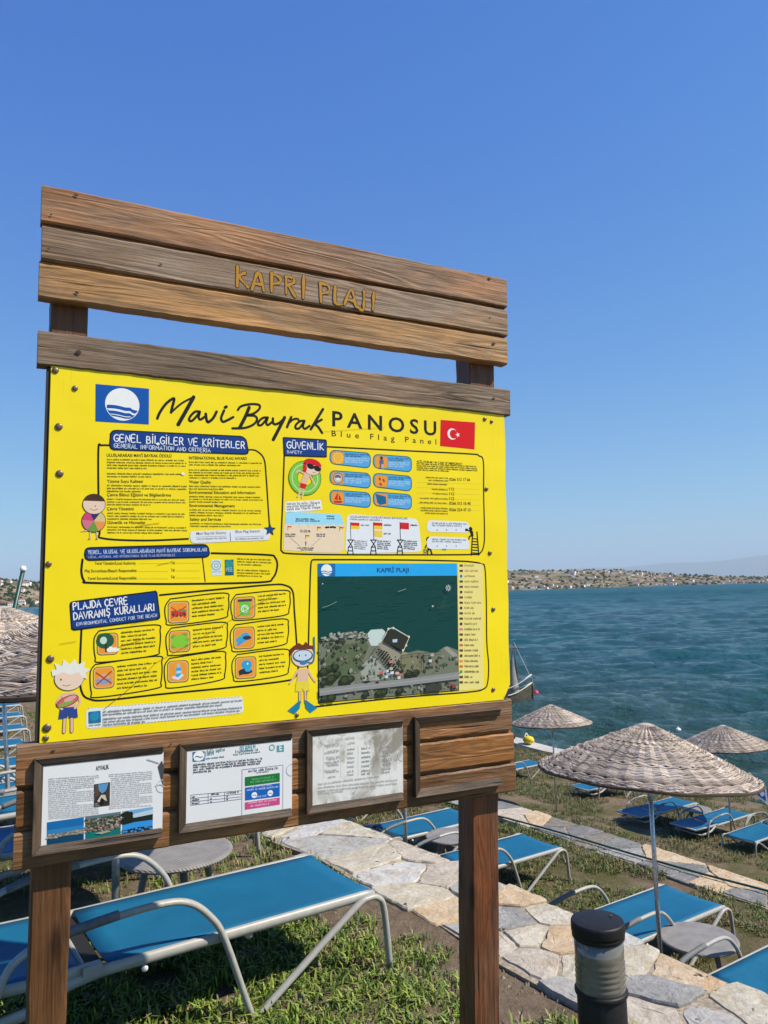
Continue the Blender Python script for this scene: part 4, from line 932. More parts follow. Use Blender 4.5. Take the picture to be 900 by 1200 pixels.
# title line
A = crop(100, 430, 3.913); B = crop(180, 455, 4.091); P2 = crop(310, 280, 3.0)
art = Art(); art.quad_r([A(47, 78), A(292, 100), A(291, 264), A(46, 250)], .001, (.004, .085, .36)); cx = L(*A(170, 172), PF); r = .0463
art.ell(cx, r, r, WHT, px=False, n=48)
def wave_band(z0, amp, th, c):
    top = []; 
    for k in range(13): x = -.9+1.8*k/12; top.append((x, z0+amp*math.sin(1.9*x+2.6)+.10*max(0, 1-abs(x-.42)*5)))
    up_ = []; lo = []
    for x, z in top:
        lim = math.sqrt(max(0, .97*.97-min(.97, abs(x))**2)); zz = max(-lim, min(lim, z)); z2 = max(-lim, min(lim, z-th)); up_.append((cx[0]+x*r, cx[1]+zz*r)); lo.append((cx[0]+x*r, cx[1]+z2*r))
    art.poly_l(up_+lo[::-1], c)
for z0, th in ((-.20, .22), (-.55, .20), (-.80, .10)): wave_band(z0, .12, th, (.004, .085, .36))
art.build('wave_emblem')
art = Art()
for st, w in (([(18, 145), (30, 116), (58, 76), (88, 52), (99, 52), (90, 88), (84, 116)], .006), ([(84, 116), (135, 72), (192, 42)], .0045), ([(192, 42), (160, 100), (118, 174)], .0085), ([(222, 112), (200, 112), (178, 132), (170, 152), (184, 156), (208, 132), (222, 112), (216, 138), (224, 150), (246, 136)], .0055),
              ([(250, 122), (254, 150), (262, 162), (285, 144), (302, 112)], .0062), ([(338, 106), (324, 142), (332, 160), (352, 154), (382, 138)], .0058), ([(343, 92), (349, 88)], .007), ([(458, 92), (440, 136), (412, 190)], .008), ([(404, 104), (420, 86), (466, 76), (506, 80), (506, 100), (478, 122), (444, 130), (484, 132), (496, 150), (478, 174), (436, 190), (378, 192)], .0055),
              ([(548, 140), (524, 142), (504, 160), (502, 176), (520, 174), (546, 142), (540, 164), (548, 176), (570, 160)], .0055), ([(572, 144), (574, 168), (588, 172), (610, 160), (628, 140)], .0058), ([(628, 140), (606, 184), (574, 246)], .008), ([(660, 138), (650, 160), (640, 186)], .0062), ([(646, 170), (668, 150), (688, 146), (696, 152)], .005),
              ([(724, 156), (702, 158), (682, 176), (682, 192), (700, 190), (722, 160), (716, 182), (726, 194), (748, 180)], .0055), ([(812, 100), (784, 146), (754, 196)], .0068), ([(806, 150), (776, 170), (790, 186), (808, 214)], .006)): art.stroke([B(*p) for p in st], w*1.3, BLK, 5)
art.build('script_lettering')
art = Art(); text(art, 'PANOSU', P2(238, 657), P2(604, 691), .0505, BLK, .018, 1.45); art.build('title_lettering')
art = Art(); text(art, 'Blue Flag Panel', P2(236, 693), P2(604, 723), .0195, BLK, .004, 1.9); art.build('subtitle_lettering')
art = Art(); art.quad_r([P2(619, 636), P2(740, 645), P2(738, 740), P2(617, 728)], .001, (.66, .006, .012)); c0 = L(*P2(660, 686), PF); art.ell(c0, .0196, .0196, WHT, px=False, n=36); art.ell((c0[0]+.0052, c0[1]), .0157, .0157, (.66, .006, .012), px=False, n=36)
c1 = (c0[0]+.0222, c0[1]-.0008); pts = []
for k in range(10): w = R(180+36*k); q = .0098 if k % 2 == 0 else .0038; pts.append((c1[0]+q*math.cos(w), c1[1]+q*math.sin(w)))
art.poly_l(pts, WHT); art.build('country_flag')

# general information box
Q = crop(40, 480, 3.103)
art = Art(); art.stroke([Q(275, 130), Q(245, 130), Q(234, 140), Q(234, 300), Q(238, 440), Q(250, 468), Q(400, 476), Q(560, 470)], .0052, BLK, 6); art.build('border_line'); art = Art()
art.stroke([Q(780, 146), Q(808, 150), Q(836, 180), Q(844, 250), Q(850, 340), Q(856, 425)], .0045, BLK, 6); art.build('border_line')
art = Art(base=.0008); art.quad_r([Q(276, 72), Q(770, 97), Q(784, 165), Q(272, 148)], .018, BLK, .0006, 2); art.quad_r([Q(281, 77), Q(766, 101), Q(778, 160), Q(277, 144)], .016, NAVY, .0004, 2)
hand(art, 'GENEL BİLGİLER VE KRİTERLER', Q(290, 115), Q(766, 142), .0205, .0030, WHT, seed=4); hand(art, 'GENERAL INFORMATION AND CRITERIA', Q(290, 138), Q(640, 156), .0115, .0018, (.62, .68, .78), seed=5); art.build('heading_banner')
for txt, p0, p1 in (('ULUSLARARASI MAVİ BAYRAK ÖDÜLÜ', Q(264, 171), Q(500, 174)), ('Yüzme Suyu Kalitesi', Q(265, 266), Q(395, 266)), ('Çevre Bilinci Eğitimi ve Bilgilendirme', Q(265, 315), Q(498, 316)), ('Çevre Yönetimi', Q(265, 366), Q(362, 366)), ('Güvenlik ve Hizmetler', Q(266, 416), Q(406, 416)),
                    ('INTERNATIONAL BLUE FLAG AWARD', Q(563, 181), Q(774, 183)), ('Water Quality', Q(564, 268), Q(644, 269)), ('Environmental Education and Information', Q(564, 306), Q(804, 307)), ('Environmental Management', Q(565, 354), Q(730, 355)), ('Safety and Services', Q(566, 404), Q(680, 404))): art = Art(); text(art, txt, p0, p1, .0092, TXT, .012); art.build('subheading_lettering')
for (x0, x1, y0, y1, n, sk, sd) in ((265, 554, 176, 248, 7, (4,), 1), (265, 556, 270, 302, 3, (), 2), (265, 556, 320, 350, 3, (), 3), (266, 557, 371, 402, 3, (), 4), (266, 557, 421, 452, 3, (), 5), (563, 829, 186, 252, 7, (2,), 6), (564, 830, 273, 293, 2, (), 7), (564, 830, 311, 340, 3, (), 8), (565, 831, 359, 389, 3, (), 9), (566, 831, 409, 428, 2, (), 10)):
    art = Art(); block(art, Q(x0, y0), Q(x1, y0+4), Q(x1, y1+2), Q(x0, y1), n, TXT, sd, .62, True, sk); art.build('paragraph_lettering')
art = Art(base=.0008); art.quad_r([Q(566, 442), Q(855, 432), Q(858, 474), Q(568, 486)], .013, (.70, .72, .74), .0008, 3); text(art, 'Mavi Bayrak Sezonu', Q(590, 456), Q(698, 452), .0085, BLK, .006); text(art, 'Blue Flag Season', Q(732, 449), Q(820, 446), .0085, BLK, .006); art.stroke([Q(712, 448), Q(714, 478)], .002, NAVY, 0)
for a_, b_ in ((588, 700), (728, 836)): art.stroke([Q(a_, 464), Q(b_, 460)], .0008, BLK, 0); greek(art, Q(a_+4, 474), Q(b_-4, 470), .005, BLK, seed=a_)
c0 = L(*Q(857, 437), PF); pts = []
for k in range(10): w = R(90+36*k); q = .0155 if k % 2 == 0 else .007; pts.append((c0[0]+q*math.cos(w), c0[1]+q*math.sin(w)))
art.poly_l([(c0[0]+(x-c0[0])*1.3, c0[1]+(z-c0[1])*1.3) for x, z in pts], BLK); art.poly_l(pts, (.004, .06, .22)); art.build('season_tag')
def star_ball_child():                                       # child with dark hair and a striped ball
    a = Art(base=.0012); O = BLK
    for x0, x1 in ((205, 203), (226, 230)): a.stroke([Q(x0, 434), Q(x1, 470)], .0036, SKIN, 0); a.stroke([Q(x1, 470), Q(x1-6, 471)], .0022, (.25, .15, .08), 0)
    a.stroke([Q(172, 442), Q(192, 440)], .003, SKIN, 0)
    c_ = L(*Q(217, 405), PF); a.ell(c_, .0315, .0315, O, px=False, n=32)
    for k, cc in enumerate([(.62, .5, .22), (.03, .03, .12), (.55, .06, .18), (.60, .16, .22), (.14, .30, .05), (.75, .28, .08)]):
        pts = [c_]+[(c_[0]+.030*math.cos(R(-5+60*k+10*j)), c_[1]+.030*math.sin(R(-5+60*k+10*j))) for j in range(7)]; a.poly_l(pts, cc)
    h = L(*Q(218, 345), PF); a.ell(h, .0300, .0275, O, px=False); a.ell(h, .0286, .0262, (.76, .56, .42), px=False); a.ell((h[0], h[1]+.004), .0290, .0255, (.06, .03, .015), 12, 168, px=False)
    a.ell((h[0]+.003, h[1]-.004), .002, .002, (.3, .12, .06), px=False, n=10); a.stroke_l([(h[0]-.011, h[1]-.012), (h[0], h[1]-.016), (h[0]+.010, h[1]-.012)], .0012, O, 4); a.build('child_drawing')
star_ball_child()

# responsibles box
art = Art(); bx = [Q(176, 545), Q(172, 590), Q(182, 622), Q(210, 630), Q(500, 634), Q(820, 628), Q(868, 612), Q(884, 570), Q(876, 538), Q(845, 528), Q(645, 522)]; art.stroke(bx, .0058, BLK, 6); art.stroke([Q(612, 540), Q(622, 625)], .003, BLK, 0); art.build('border_line')
art = Art(base=.0008); art.quad_r([Q(182, 500), Q(634, 488), Q(642, 538), Q(182, 550)], .018, BLK, .0006, 5); art.quad_r([Q(186, 506), Q(630, 494), Q(637, 532), Q(187, 545)], .016, NAVY, .0004, 5)
hand(art, 'YEREL, ULUSAL VE ULUSLARARASI MAVİ BAYRAK SORUMLULARI', Q(196, 525), Q(628, 515), .0095, .0017, (.50, .56, .72), seed=6); hand(art, 'LOCAL, NATIONAL AND INTERNATIONAL BLUE FLAG RESPONSIBLES', Q(196, 540), Q(512, 533), .006, .0010, (.36, .42, .60), seed=7); art.build('heading_banner')
art = Art()
for txt, p0, p1 in (('Yerel Yönetim/Local Authority', Q(220, 564), Q(370, 563)), ('Plaj Sorumlusu/Beach Responsible:', Q(184, 592), Q(374, 590)), ('Yerel Sorumlu/Local Responsible:', Q(194, 619), Q(374, 617)), ('Tel:', Q(498, 562), Q(512, 562)), ('Tel:', Q(498, 589), Q(512, 588)), ('Tel:', Q(498, 614), Q(512, 613))): text(art, txt, p0, p1, .0085, TXT, .008)
for y in (560, 588, 614):
    for k in range(16): art.stroke([Q(380+6.8*k, y), Q(383+6.8*k, y)], .0008, TXT, 0)
    for k in range(13): art.stroke([Q(517+6.8*k, y-2), Q(520+6.8*k, y-2)], .0008, TXT, 0)
art.stroke([Q(448, 566), Q(470, 560), Q(498, 555)], .0012, (.2, .17, .05), 4); art.build('contact_lettering')
art = Art(); art.quad_r([Q(643, 546), Q(680, 544), Q(682, 603), Q(645, 605)], .0008, (.62, .68, .68)); art.ring(Q(662, 567), .011, .0145, (.25, .42, .46)); art.ring(Q(662, 567), .004, .007, (.25, .42, .46)); greek(art, Q(648, 592), Q(677, 591), .005, (.2, .35, .4), seed=3)
art.quad_r([Q(693, 546), Q(725, 545), Q(726, 602), Q(694, 603)], .0008, (.01, .11, .17)); art.ell(Q(709, 561), .0125, .0125, (.03, .26, .26)); text(art, 'FEE', Q(697, 590), Q(722, 589), .0125, (.35, .5, .5), .015); art.build('partner_emblem')
art = Art(); block(art, Q(738, 537), Q(862, 541), Q(862, 612), Q(738, 608), 7, TXT, 33, .6, True, (3,)); art.build('paragraph_lettering')

# safety box
Rq = crop(320, 470, 3.214); D = crop(330, 500, 5.625); E_ = crop(330, 585, 3.6)
art = Art(); art.stroke([Rq(205, 172), Rq(480, 186), Rq(740, 199), Rq(775, 206), Rq(792, 228), Rq(793, 350), Rq(796, 480), Rq(794, 540), Rq(780, 572), Rq(745, 578), Rq(500, 579), Rq(200, 578), Rq(60, 574), Rq(34, 566), Rq(30, 540), Rq(36, 380), Rq(42, 205)], .0048, BLK, 6); art.build('border_line')
art = Art(base=.0008); art.quad_r([Rq(36, 135), Rq(202, 145), Rq(203, 213), Rq(40, 208)], .006, BLK, .0006, 6); art.quad_r([Rq(41, 140), Rq(198, 150), Rq(199, 208), Rq(45, 203)], .005, NAVY, .0004, 6); hand(art, 'GÜVENLİK', Rq(52, 178), Rq(190, 184), .0215, .0032, WHT, seed=8); hand(art, 'SAFETY', Rq(52, 196), Rq(108, 199), .0085, .0016, (.6, .66, .78), seed=9); art.build('heading_banner')
def swimmer():                                               # child lying in a green swim ring
    a = Art(base=.0012); c_ = L(*Rq(120, 290), PF); a.ring(c_, .024, .0545, (.04, .16, .02), 40, False); a.ring(c_, .0255, .0525, (.20, .52, .05), 40, False); a.ring(c_, .041, .0445, (.45, .70, .35), 40, False)
    a.poly([Rq(118, 268), Rq(140, 275), Rq(122, 325), Rq(100, 315)], SKIN)
    for q in (((116, 272), (96, 262), (88, 268)), ((138, 278), (150, 300), (160, 318)), ((104, 326), (98, 350), (92, 360)), ((116, 330), (112, 352), (108, 362))): a.stroke([Rq(*p) for p in q], .0055, SKIN, 4)
    a.poly([Rq(103, 308), Rq(127, 314), Rq(120, 332), Rq(99, 326)], REDC)
    h = L(*Rq(146, 250), PF); a.ell(h, .031, .025, BLK, px=False, rot=-.25); a.ell(h, .0298, .0238, (.78, .56, .42), px=False, rot=-.25); a.ell((h[0]+.002, h[1]+.010), .030, .017, REDC, px=False, rot=-.2, a0=-8, a1=188); a.ell((h[0]-.024, h[1]-.003), .007, .014, REDC, px=False)
    a.ell((h[0]-.005, h[1]+.003), .0125, .0085, BLK, px=False, rot=-.35); a.ell((h[0]+.018, h[1]-.003), .0125, .0085, BLK, px=False, rot=-.35); a.stroke_l([(h[0]-.028, h[1]+.012), (h[0]+.030, h[1]-.002)], .0035, BLK); a.stroke_l([(h[0]+.002, h[1]-.015), (h[0]+.012, h[1]-.017)], .0012, BLK); a.build('swimmer_drawing')
swimmer()
icons = [((316, 151), (588, 172), 'sun'), ((602, 178), (859, 198), 'person'), ((316, 285), (588, 306), 'cap'), ((602, 303), (859, 324), 'dots'), ((316, 413), (588, 434), 'boat'), ((602, 426), (859, 446), 'flag')]
for i, (a_, b_, kind) in enumerate(icons):
    art = Art(); H_ = 103; art.quad_r([D(*a_), D(*b_), D(b_[0], b_[1]+H_+2), D(a_[0], a_[1]+H_-8)], .022, (.015, .10, .16), .0003, i); art.quad_r([D(a_[0]+5, a_[1]+6), D(b_[0]-5, b_[1]+5), D(b_[0]-5, b_[1]+H_-4), D(a_[0]+5, a_[1]+H_-14)], .020, LBL, .0003, i)
    x, y = a_[0]+10, a_[1]+12; art.quad_r([D(x, y), D(x+88, y+6), D(x+86, y+88), D(x+2, y+80)], .010, (.35, .27, .16)); art.quad_r([D(x+5, y+5), D(x+84, y+10), D(x+82, y+84), D(x+6, y+76)], .009, ORG)
    c_ = L(*D(x+46, y+43), PF)
    if kind == 'sun':
        pts = [(c_[0]+(.0215 if k % 2 else .0165)*math.cos(R(15*k)), c_[1]+(.0215 if k % 2 else .0165)*math.sin(R(15*k))) for k in range(24)]; art.poly_l(pts, (.8, .5, .05)); art.ell(c_, .0135, .0135, (.85, .42, .05), px=False)
    elif kind == 'person': art.ell((c_[0], c_[1]+.013), .0055, .0055, (.05, .03, .03), px=False); art.rrect_l(c_[0]-.008, c_[1]-.008, c_[0]+.008, c_[1]+.008, .003, (.10, .13, .22)); art.stroke_l([(c_[0]-.004, c_[1]-.008), (c_[0]-.005, c_[1]-.020)], .005, (.12, .1, .1)); art.stroke_l([(c_[0]+.004, c_[1]-.008), (c_[0]+.005, c_[1]-.020)], .005, (.4, .4, .4))
    elif kind == 'cap': art.ell(c_, .0175, .0175, (.16, .12, .10), px=False); art.ell(c_, .0150, .0150, (.5, .45, .42), px=False); art.ell((c_[0]-.001, c_[1]+.001), .011, .010, (.12, .11, .13), 0, 180, px=False); art.ell((c_[0], c_[1]-.003), .008, .005, (.7, .68, .66), px=False)
    elif kind == 'dots':
        for dx, dz in ((-.006, .006), (.008, .002), (-.003, -.011)): art.ell((c_[0]+dx, c_[1]+dz), .0035, .006, (.30, .05, .03), px=False, rot=.5)
    elif kind == 'boat': art.poly_l([(c_[0]-.017, c_[1]-.010), (c_[0]+.017, c_[1]-.010), (c_[0]+.011, c_[1]-.017), (c_[0]-.013, c_[1]-.017)], REDC); art.poly_l([(c_[0]-.001, c_[1]-.008), (c_[0]-.001, c_[1]+.018), (c_[0]-.014, c_[1]-.006)], REDC); art.poly_l([(c_[0]+.002, c_[1]-.008), (c_[0]+.002, c_[1]+.012), (c_[0]+.012, c_[1]-.006)], (.4, .02, .03))
    else: art.poly_l([(c_[0]-.022, c_[1]+.018), (c_[0]+.016, c_[1]+.011), (c_[0]+.018, c_[1]-.013), (c_[0]-.006, c_[1]-.018), (c_[0]-.016, c_[1]-.010)], (.01, .12, .26))
    tx0, tx1 = x+92, b_[0]-14
    for k in range(5): greek(art, D(tx0, y+22+k*13), D(tx1, y+28+k*13.2), .0062, (.02, .05, .10) if k < 2 else (.45, .62, .80), seed=i*9+k, last=1 if k not in (1, 4) else .7)
    art.build('safety_icon')
art = Art(); text(art, 'ACİL DURUM / IN CASE OF EMERGENCY', Rq(541, 231), Rq(714, 241), .0078, TXT, .012)
for k in range(4): greek(art, Rq(541, 238+7.5*k), Rq(780, 250+7.5*k), .0052, TXT, seed=60+k, last=.95 if k < 3 else .5)
for txt, x0, x1, y in (('0266 312 17 66', 664, 742, 300), ('112', 664, 682, 336), ('112', 664, 682, 354), ('112', 664, 682, 372), ('0266 312 10 40', 664, 744, 390), ('0266 224 47 13', 664, 744, 414)): text(art, txt, Rq(x0, y), Rq(x1, y+1), .0105, TXT, .010)
for x0, y in ((575, 290), (585, 300), (580, 314), (598, 334), (602, 350), (554, 368), (552, 384), (556, 404), (556, 414), (572, 424)): greek(art, Rq(x0, y), Rq(658, y+3), .0052, TXT, seed=x0+y)
for k in range(7): 
    if k > 0: art.stroke([Rq(541, 285+20*k), Rq(780, 292+20*k)], .0005, (.5, .42, .08), 0)
art.build('emergency_lettering')
# beach layout sketch, flag posts and lifeguard pictograms
art = Art(); art.quad_r([Rq(46, 380), Rq(180, 372), Rq(186, 408), Rq(46, 422)], .006, WHT, .001, 7)
for k in range(3): greek(art, Rq(52, 392+10*k), Rq(176-10*(k == 1), 386+9.5*k), .0085, BLK, seed=80+k)
art.build('sketch_caption')
art = Art(); art.quad_r([E_(18, 52), E_(250, 62), E_(262, 100), E_(14, 100)], .012, (.32, .66, .82)); pts = [E_(10, 122)]
for k in range(13): pts.append(E_(10+21*k, 112+(6 if k % 2 else -2)))
pts += [E_(264, 122), E_(264, 212), E_(240, 226), E_(120, 224), E_(8, 214)]; art.poly(pts, (.78, .62, .44)); art.poly([E_(14, 95), E_(262, 95), E_(262, 112), E_(14, 116)], (.32, .66, .82))
for k in range(8): art.ell(E_(28+32*k, 116), .013, .008, (.78, .62, .44), 0, 180, n=10)
text(art, '50-200 M', E_(78, 140), E_(120, 141), .009, BLK, .012)
for x, y in ((34, 118), (158, 122), (253, 122), (109, 156)): art.stroke([E_(x-8, y-6), E_(x-8, y+12)], .0012, BLK, 0); art.poly([E_(x-7, y-5), E_(x+8, y-4), E_(x+8, y), E_(x-7, y-1)], REDC); art.poly([E_(x-7, y-1), E_(x+8, y), E_(x+8, y+4), E_(x-7, y+3)], (.8, .5, .02))
for x0, x1, y in ((60, 140, 86), (58, 158, 94), (190, 224, 74), (190, 222, 84), (16, 56, 150), (16, 54, 158), (146, 184, 150), (148, 182, 158), (66, 136, 208), (80, 128, 216)): greek(art, E_(x0, y), E_(x1, y+1), .0052, BLK, seed=x0+y)
for a_, b_ in (((36, 162), (78, 198)), ((164, 164), (126, 198))): art.stroke([E_(*a_), E_(*b_)], .0007, BLK, 0)
for x in (188, 196, 208, 216, 224): art.ell(E_(x, 117+(x % 3)), .0045, .003, BLK, n=10)
art.stroke([E_(102, 196), E_(100, 178), E_(104, 178), E_(102, 196)], .0012, BLK, 0); art.build('beach_sketch')
art = Art(); art.quad_r([E_(276, 62), E_(574, 82), E_(594, 222), E_(268, 228)], .02, (.72, .75, .78), .001, 9); text(art, 'ULUSLARARASI CANKURTARAN BAYRAKLARI', E_(288, 78), E_(530, 86), .0075, BLK, .012); greek(art, E_(288, 88), E_(420, 92), .0062, BLK, seed=5)
for x, cols in ((290, (REDC, (.8, .55, .02))), (387, (REDC, (.8, .55, .02))), (499, (REDC, REDC))):
    art.stroke([E_(x, 98), E_(x+2, 172)], .0022, BLK, 0); art.poly([E_(x+2, 98), E_(x+38, 100), E_(x+38, 113), E_(x+2, 111)], cols[0]); art.poly([E_(x+2, 111), E_(x+38, 113), E_(x+38, 127), E_(x+2, 125)], cols[1])
    if x == 387: art.poly([E_(x+4, 131), E_(x+38, 133), E_(x+38, 160), E_(x+4, 158)], (.8, .58, .05))
    for q in (((-10, 172), (8, 200)), ((12, 172), (-6, 200)), ((-8, 200), (-12, 234)), ((8, 200), (12, 234)), ((-12, 172), (14, 172)), ((-8, 202), (8, 202)), ((-10, 218), (10, 218))): art.stroke([E_(x+q[0][0], q[0][1]), E_(x+q[1][0], q[1][1])], .0032, BLK, 0)
    for k in range(5): greek(art, E_(x+16, 178+8*k), E_(x+72-10*(k > 2), 181+8*k), .0048, BLK, seed=x+k)
    for k, y in enumerate((112, 148)): 
        if k == 0 or x == 387: greek(art, E_(x+44, y), E_(x+76, y+1), .006, BLK, seed=x+k+70)
art.build('flag_chart')
art = Art()
for y0, h_ in ((88, 52), (156, 56)):
    art.quad_r([E_(614, y0), E_(786, y0+6), E_(796, y0+h_), E_(612, y0+h_-2)], .02, (.70, .74, .78), .001, y0)
    for k in range(2): greek(art, E_(634, y0+16+9*k), E_(776-20*k, y0+20+9*k), .0066, BLK, seed=y0+k)
    for k in range(3): art.ell(E_(656+40*k, y0+42), .002, .0035, (.2, .22, .25), n=8)
art.ell(E_(686, 212), .010, .003, (.10, .35, .25), n=12); art.build('speech_bubble')
art = Art(); art.ell(E_(620, 170), .0095, .0095, BLK, n=16); art.stroke([E_(620, 180), E_(622, 206)], .0135, BLK, 0); art.stroke([E_(620, 204), E_(614, 234)], .006, BLK, 0); art.stroke([E_(625, 204), E_(634, 232)], .006, BLK, 0); art.stroke([E_(616, 184), E_(606, 204)], .005, BLK, 0); art.quad_r([E_(598, 208), E_(614, 208), E_(614, 232), E_(598, 232)], .003, (.45, .42, .05)); art.ring(E_(606, 220), .0045, .0065, BLK, 14); art.build('lifeguard_pictogram')
art = Art(); art.ell(E_(797, 126), .0078, .0078, BLK, n=16); art.stroke([E_(799, 134), E_(804, 152)], .011, BLK, 0); art.stroke([E_(803, 152), E_(792, 158), E_(790, 168)], .0055, BLK, 0); art.stroke([E_(798, 136), E_(780, 130)], .0045, BLK, 0); art.poly([E_(774, 124), E_(786, 124), E_(786, 134), E_(774, 136)], BLK)
for x0, x1 in ((806, 800), (824, 832)): art.stroke([E_(x0, 138), E_(x1, 236)], .0045, BLK, 0)
for k in range(6): art.stroke([E_(805-k, 166+12*k), E_(826+k, 168+12*k)], .0036, BLK, 0)
art.build('watchtower_pictogram')

# beach conduct box
Fm = crop(60, 680, 3.103)
art = Art(); art.stroke([Fm(395, 54), Fm(640, 30), Fm(800, 16), Fm(850, 18), Fm(878, 40), Fm(884, 110), Fm(892, 220), Fm(898, 320), Fm(886, 352), Fm(850, 366), Fm(650, 390), Fm(400, 414), Fm(200, 436), Fm(140, 432), Fm(112, 408), Fm(104, 340), Fm(110, 180)], .0052, BLK, 6); art.build('border_line')
art = Art(base=.0008); art.quad_r([Fm(66, 78), Fm(386, 36), Fm(398, 142), Fm(72, 184)], .010, BLK, .0006, 11); art.quad_r([Fm(71, 83), Fm(382, 42), Fm(392, 137), Fm(77, 178)], .009, NAVY, .0004, 11)
hand(art, 'PLAJDA ÇEVRE', Fm(80, 108), Fm(278, 86), .0190, .0030, WHT, seed=12); hand(art, 'DAVRANIŞ KURALLARI', Fm(82, 144), Fm(376, 109), .0190, .0030, WHT, seed=13); hand(art, 'ENVIRONMENTAL CONDUCT FOR THE BEACH', Fm(92, 166), Fm(384, 132), .0085, .0014, (.55, .62, .75), seed=14); art.build('heading_banner')
cards = [((414, 68), (645, 46), 93, 'camp'), ((654, 52), (868, 36), 92, 'bin'), ((156, 184), (396, 162), 112, 'tree'), ((418, 174), (640, 152), 98, 'turtle'), ((652, 162), (862, 140), 96, 'bird'), ((142, 306), (402, 276), 118, 'cross'), ((412, 284), (634, 258), 106, 'bottle'), ((658, 270), (866, 250), 96, 'fish')]
for i, (a_, b_, h_, kind) in enumerate(cards):
    art = Art(); q = [art.loc(p) for p in (Fm(a_[0]+18, a_[1]), Fm(b_[0]-20, b_[1]), Fm(b_[0], b_[1]+24), Fm(b_[0]-3, b_[1]+h_-24), Fm(b_[0]-24, b_[1]+h_), Fm(a_[0]+26, a_[1]+h_+2), Fm(a_[0]+4, a_[1]+h_-16), Fm(a_[0], a_[1]+30))]; art.stroke_l(q, .0034, BLK, 6, True)
    x, y = a_[0]+10, a_[1]+10; sl = -.06
    def F2(u, v_): return Fm(x+u, y+v_+sl*u)
    art.quad_r([F2(0, 0), F2(78, 0), F2(78, 80), F2(0, 80)], .013, (.16, .11, .05)); art.quad_r([F2(3, 3), F2(75, 3), F2(75, 77), F2(3, 77)], .012, (.72, .48, .22)); art.quad_r([F2(6, 6), F2(72, 6), F2(72, 74), F2(6, 74)], .010, ORG)
    def Y(u, v_): return L(*F2(u, v_), PF)
    c_ = Y(39, 40)
    if kind == 'camp':
        art.poly_l([Y(12, 34), Y(66, 34), Y(66, 48), Y(12, 48)], (.45, .05, .03)); [art.ell(Y(u, 51), .0055, .0055, (.08, .05, .05), px=False, n=12) for u in (20, 32, 48, 60)]; art.poly_l([Y(40, 28), Y(60, 28), Y(64, 40), Y(36, 40)], (.10, .28, .10)); art.stroke_l([Y(14, 22), Y(64, 60)], .0036, (.75, .03, .02)); art.stroke_l([Y(64, 22), Y(14, 60)], .0036, (.75, .03, .02))
    elif kind == 'bin': art.poly_l([Y(18, 16), Y(62, 16), Y(58, 70), Y(22, 70)], (.16, .48, .07)); art.poly_l([Y(14, 9), Y(66, 9), Y(66, 18), Y(14, 18)], (.05, .05, .05)); art.ring(Y(40, 44), .008, .0125, (.7, .8, .65), 3, False); art.ring(Y(40, 44), .0095, .0120, (.7, .8, .65), 12, False)
    elif kind == 'tree': art.ell(Y(30, 28), .0235, .0215, (.02, .10, .05), px=False, n=16); art.ell(Y(24, 26), .009, .010, (.55, .65, .55), px=False); art.stroke_l([Y(32, 44), Y(34, 66)], .006, (.05, .03, .02)); [art.ell(Y(u, 62), .009, .006, WHT, px=False) for u in (48, 60, 68)]; art.ell(Y(50, 56), .005, .005, WHT, px=False)
    elif kind == 'turtle':
        for u, v_ in ((16, 24), (18, 58), (56, 18), (60, 56)): art.ell(Y(u, v_), .008, .006, (.14, .40, .03), px=False, n=12)
        art.ell(c_, .0225, .0185, (.22, .55, .04), px=False, rot=.1); art.ell(Y(66, 36), .0065, .0055, (.18, .48, .04), px=False)
    elif kind == 'bird': art.ell(Y(32, 44), .0195, .0105, (.04, .36, .62), px=False, rot=.25); art.ell(Y(44, 34), .014, .011, (.04, .36, .62), px=False); art.ell(Y(50, 40), .013, .006, (.03, .04, .08), px=False); art.poly_l([Y(10, 62), Y(30, 52), Y(34, 58), Y(18, 68)], (.06, .30, .50))
    elif kind == 'cross': art.ell(Y(38, 52), .020, .010, (.22, .32, .50), px=False); art.poly_l([Y(24, 30), Y(56, 26), Y(60, 44), Y(20, 46)], (.55, .40, .25)); [art.stroke_l(s_, .004, (.42, .05, .02)) for s_ in ([Y(12, 22), Y(66, 62)], [Y(66, 20), Y(14, 64)])]
    elif kind == 'bottle': art.poly_l([Y(32, 26), Y(50, 26), Y(54, 66), Y(30, 68)], (.05, .35, .62)); art.poly_l([Y(36, 12), Y(46, 12), Y(47, 26), Y(35, 26)], (.35, .5, .62)); art.stroke_l([Y(22, 60), Y(40, 66), Y(54, 54)], .0075, (.68, .70, .70)); art.poly_l([Y(33, 38), Y(51, 37), Y(52, 46), Y(32, 48)], (.5, .62, .7))
    else: art.ell(Y(42, 30), .0165, .014, (.03, .34, .60), px=False); art.ell(Y(38, 54), .021, .0085, (.02, .03, .05), px=False); art.poly_l([Y(14, 58), Y(30, 46), Y(34, 62), Y(16, 68)], (.02, .03, .05)); art.ell(Y(48, 48), .010, .006, (.05, .36, .62), px=False); art.ell(Y(46, 26), .003, .003, WHT, px=False, n=8)
    n = 5 if h_ < 100 else 6; x1 = b_[0]-12; tx = x+88
    for k in range(n): yy = a_[1]+(h_-14)*(k+1.0)/(n+.6)+2; greek(art, Fm(tx, yy-.10*(tx-x)+2), Fm(x1, yy-.10*(x1-x)+2), .0056, BLK, seed=i*10+k, last=.95 if k not in (1, n-1) else .7)
    art.build('conduct_card')
art = Art(); art.quad_r([Fm(128, 466), Fm(696, 420), Fm(700, 482), Fm(126, 542)], .014, (.72, .73, .72), .0006, 8)
for k in range(46): u = k/46; art.stroke([Fm(134+u*556, 466-u*44), Fm(140+u*556, 465.5-u*44)], .0009, (.25, .25, .25), 0); art.stroke([Fm(134+u*556, 538-u*54), Fm(140+u*556, 537.5-u*54)], .0009, (.25, .25, .25), 0)
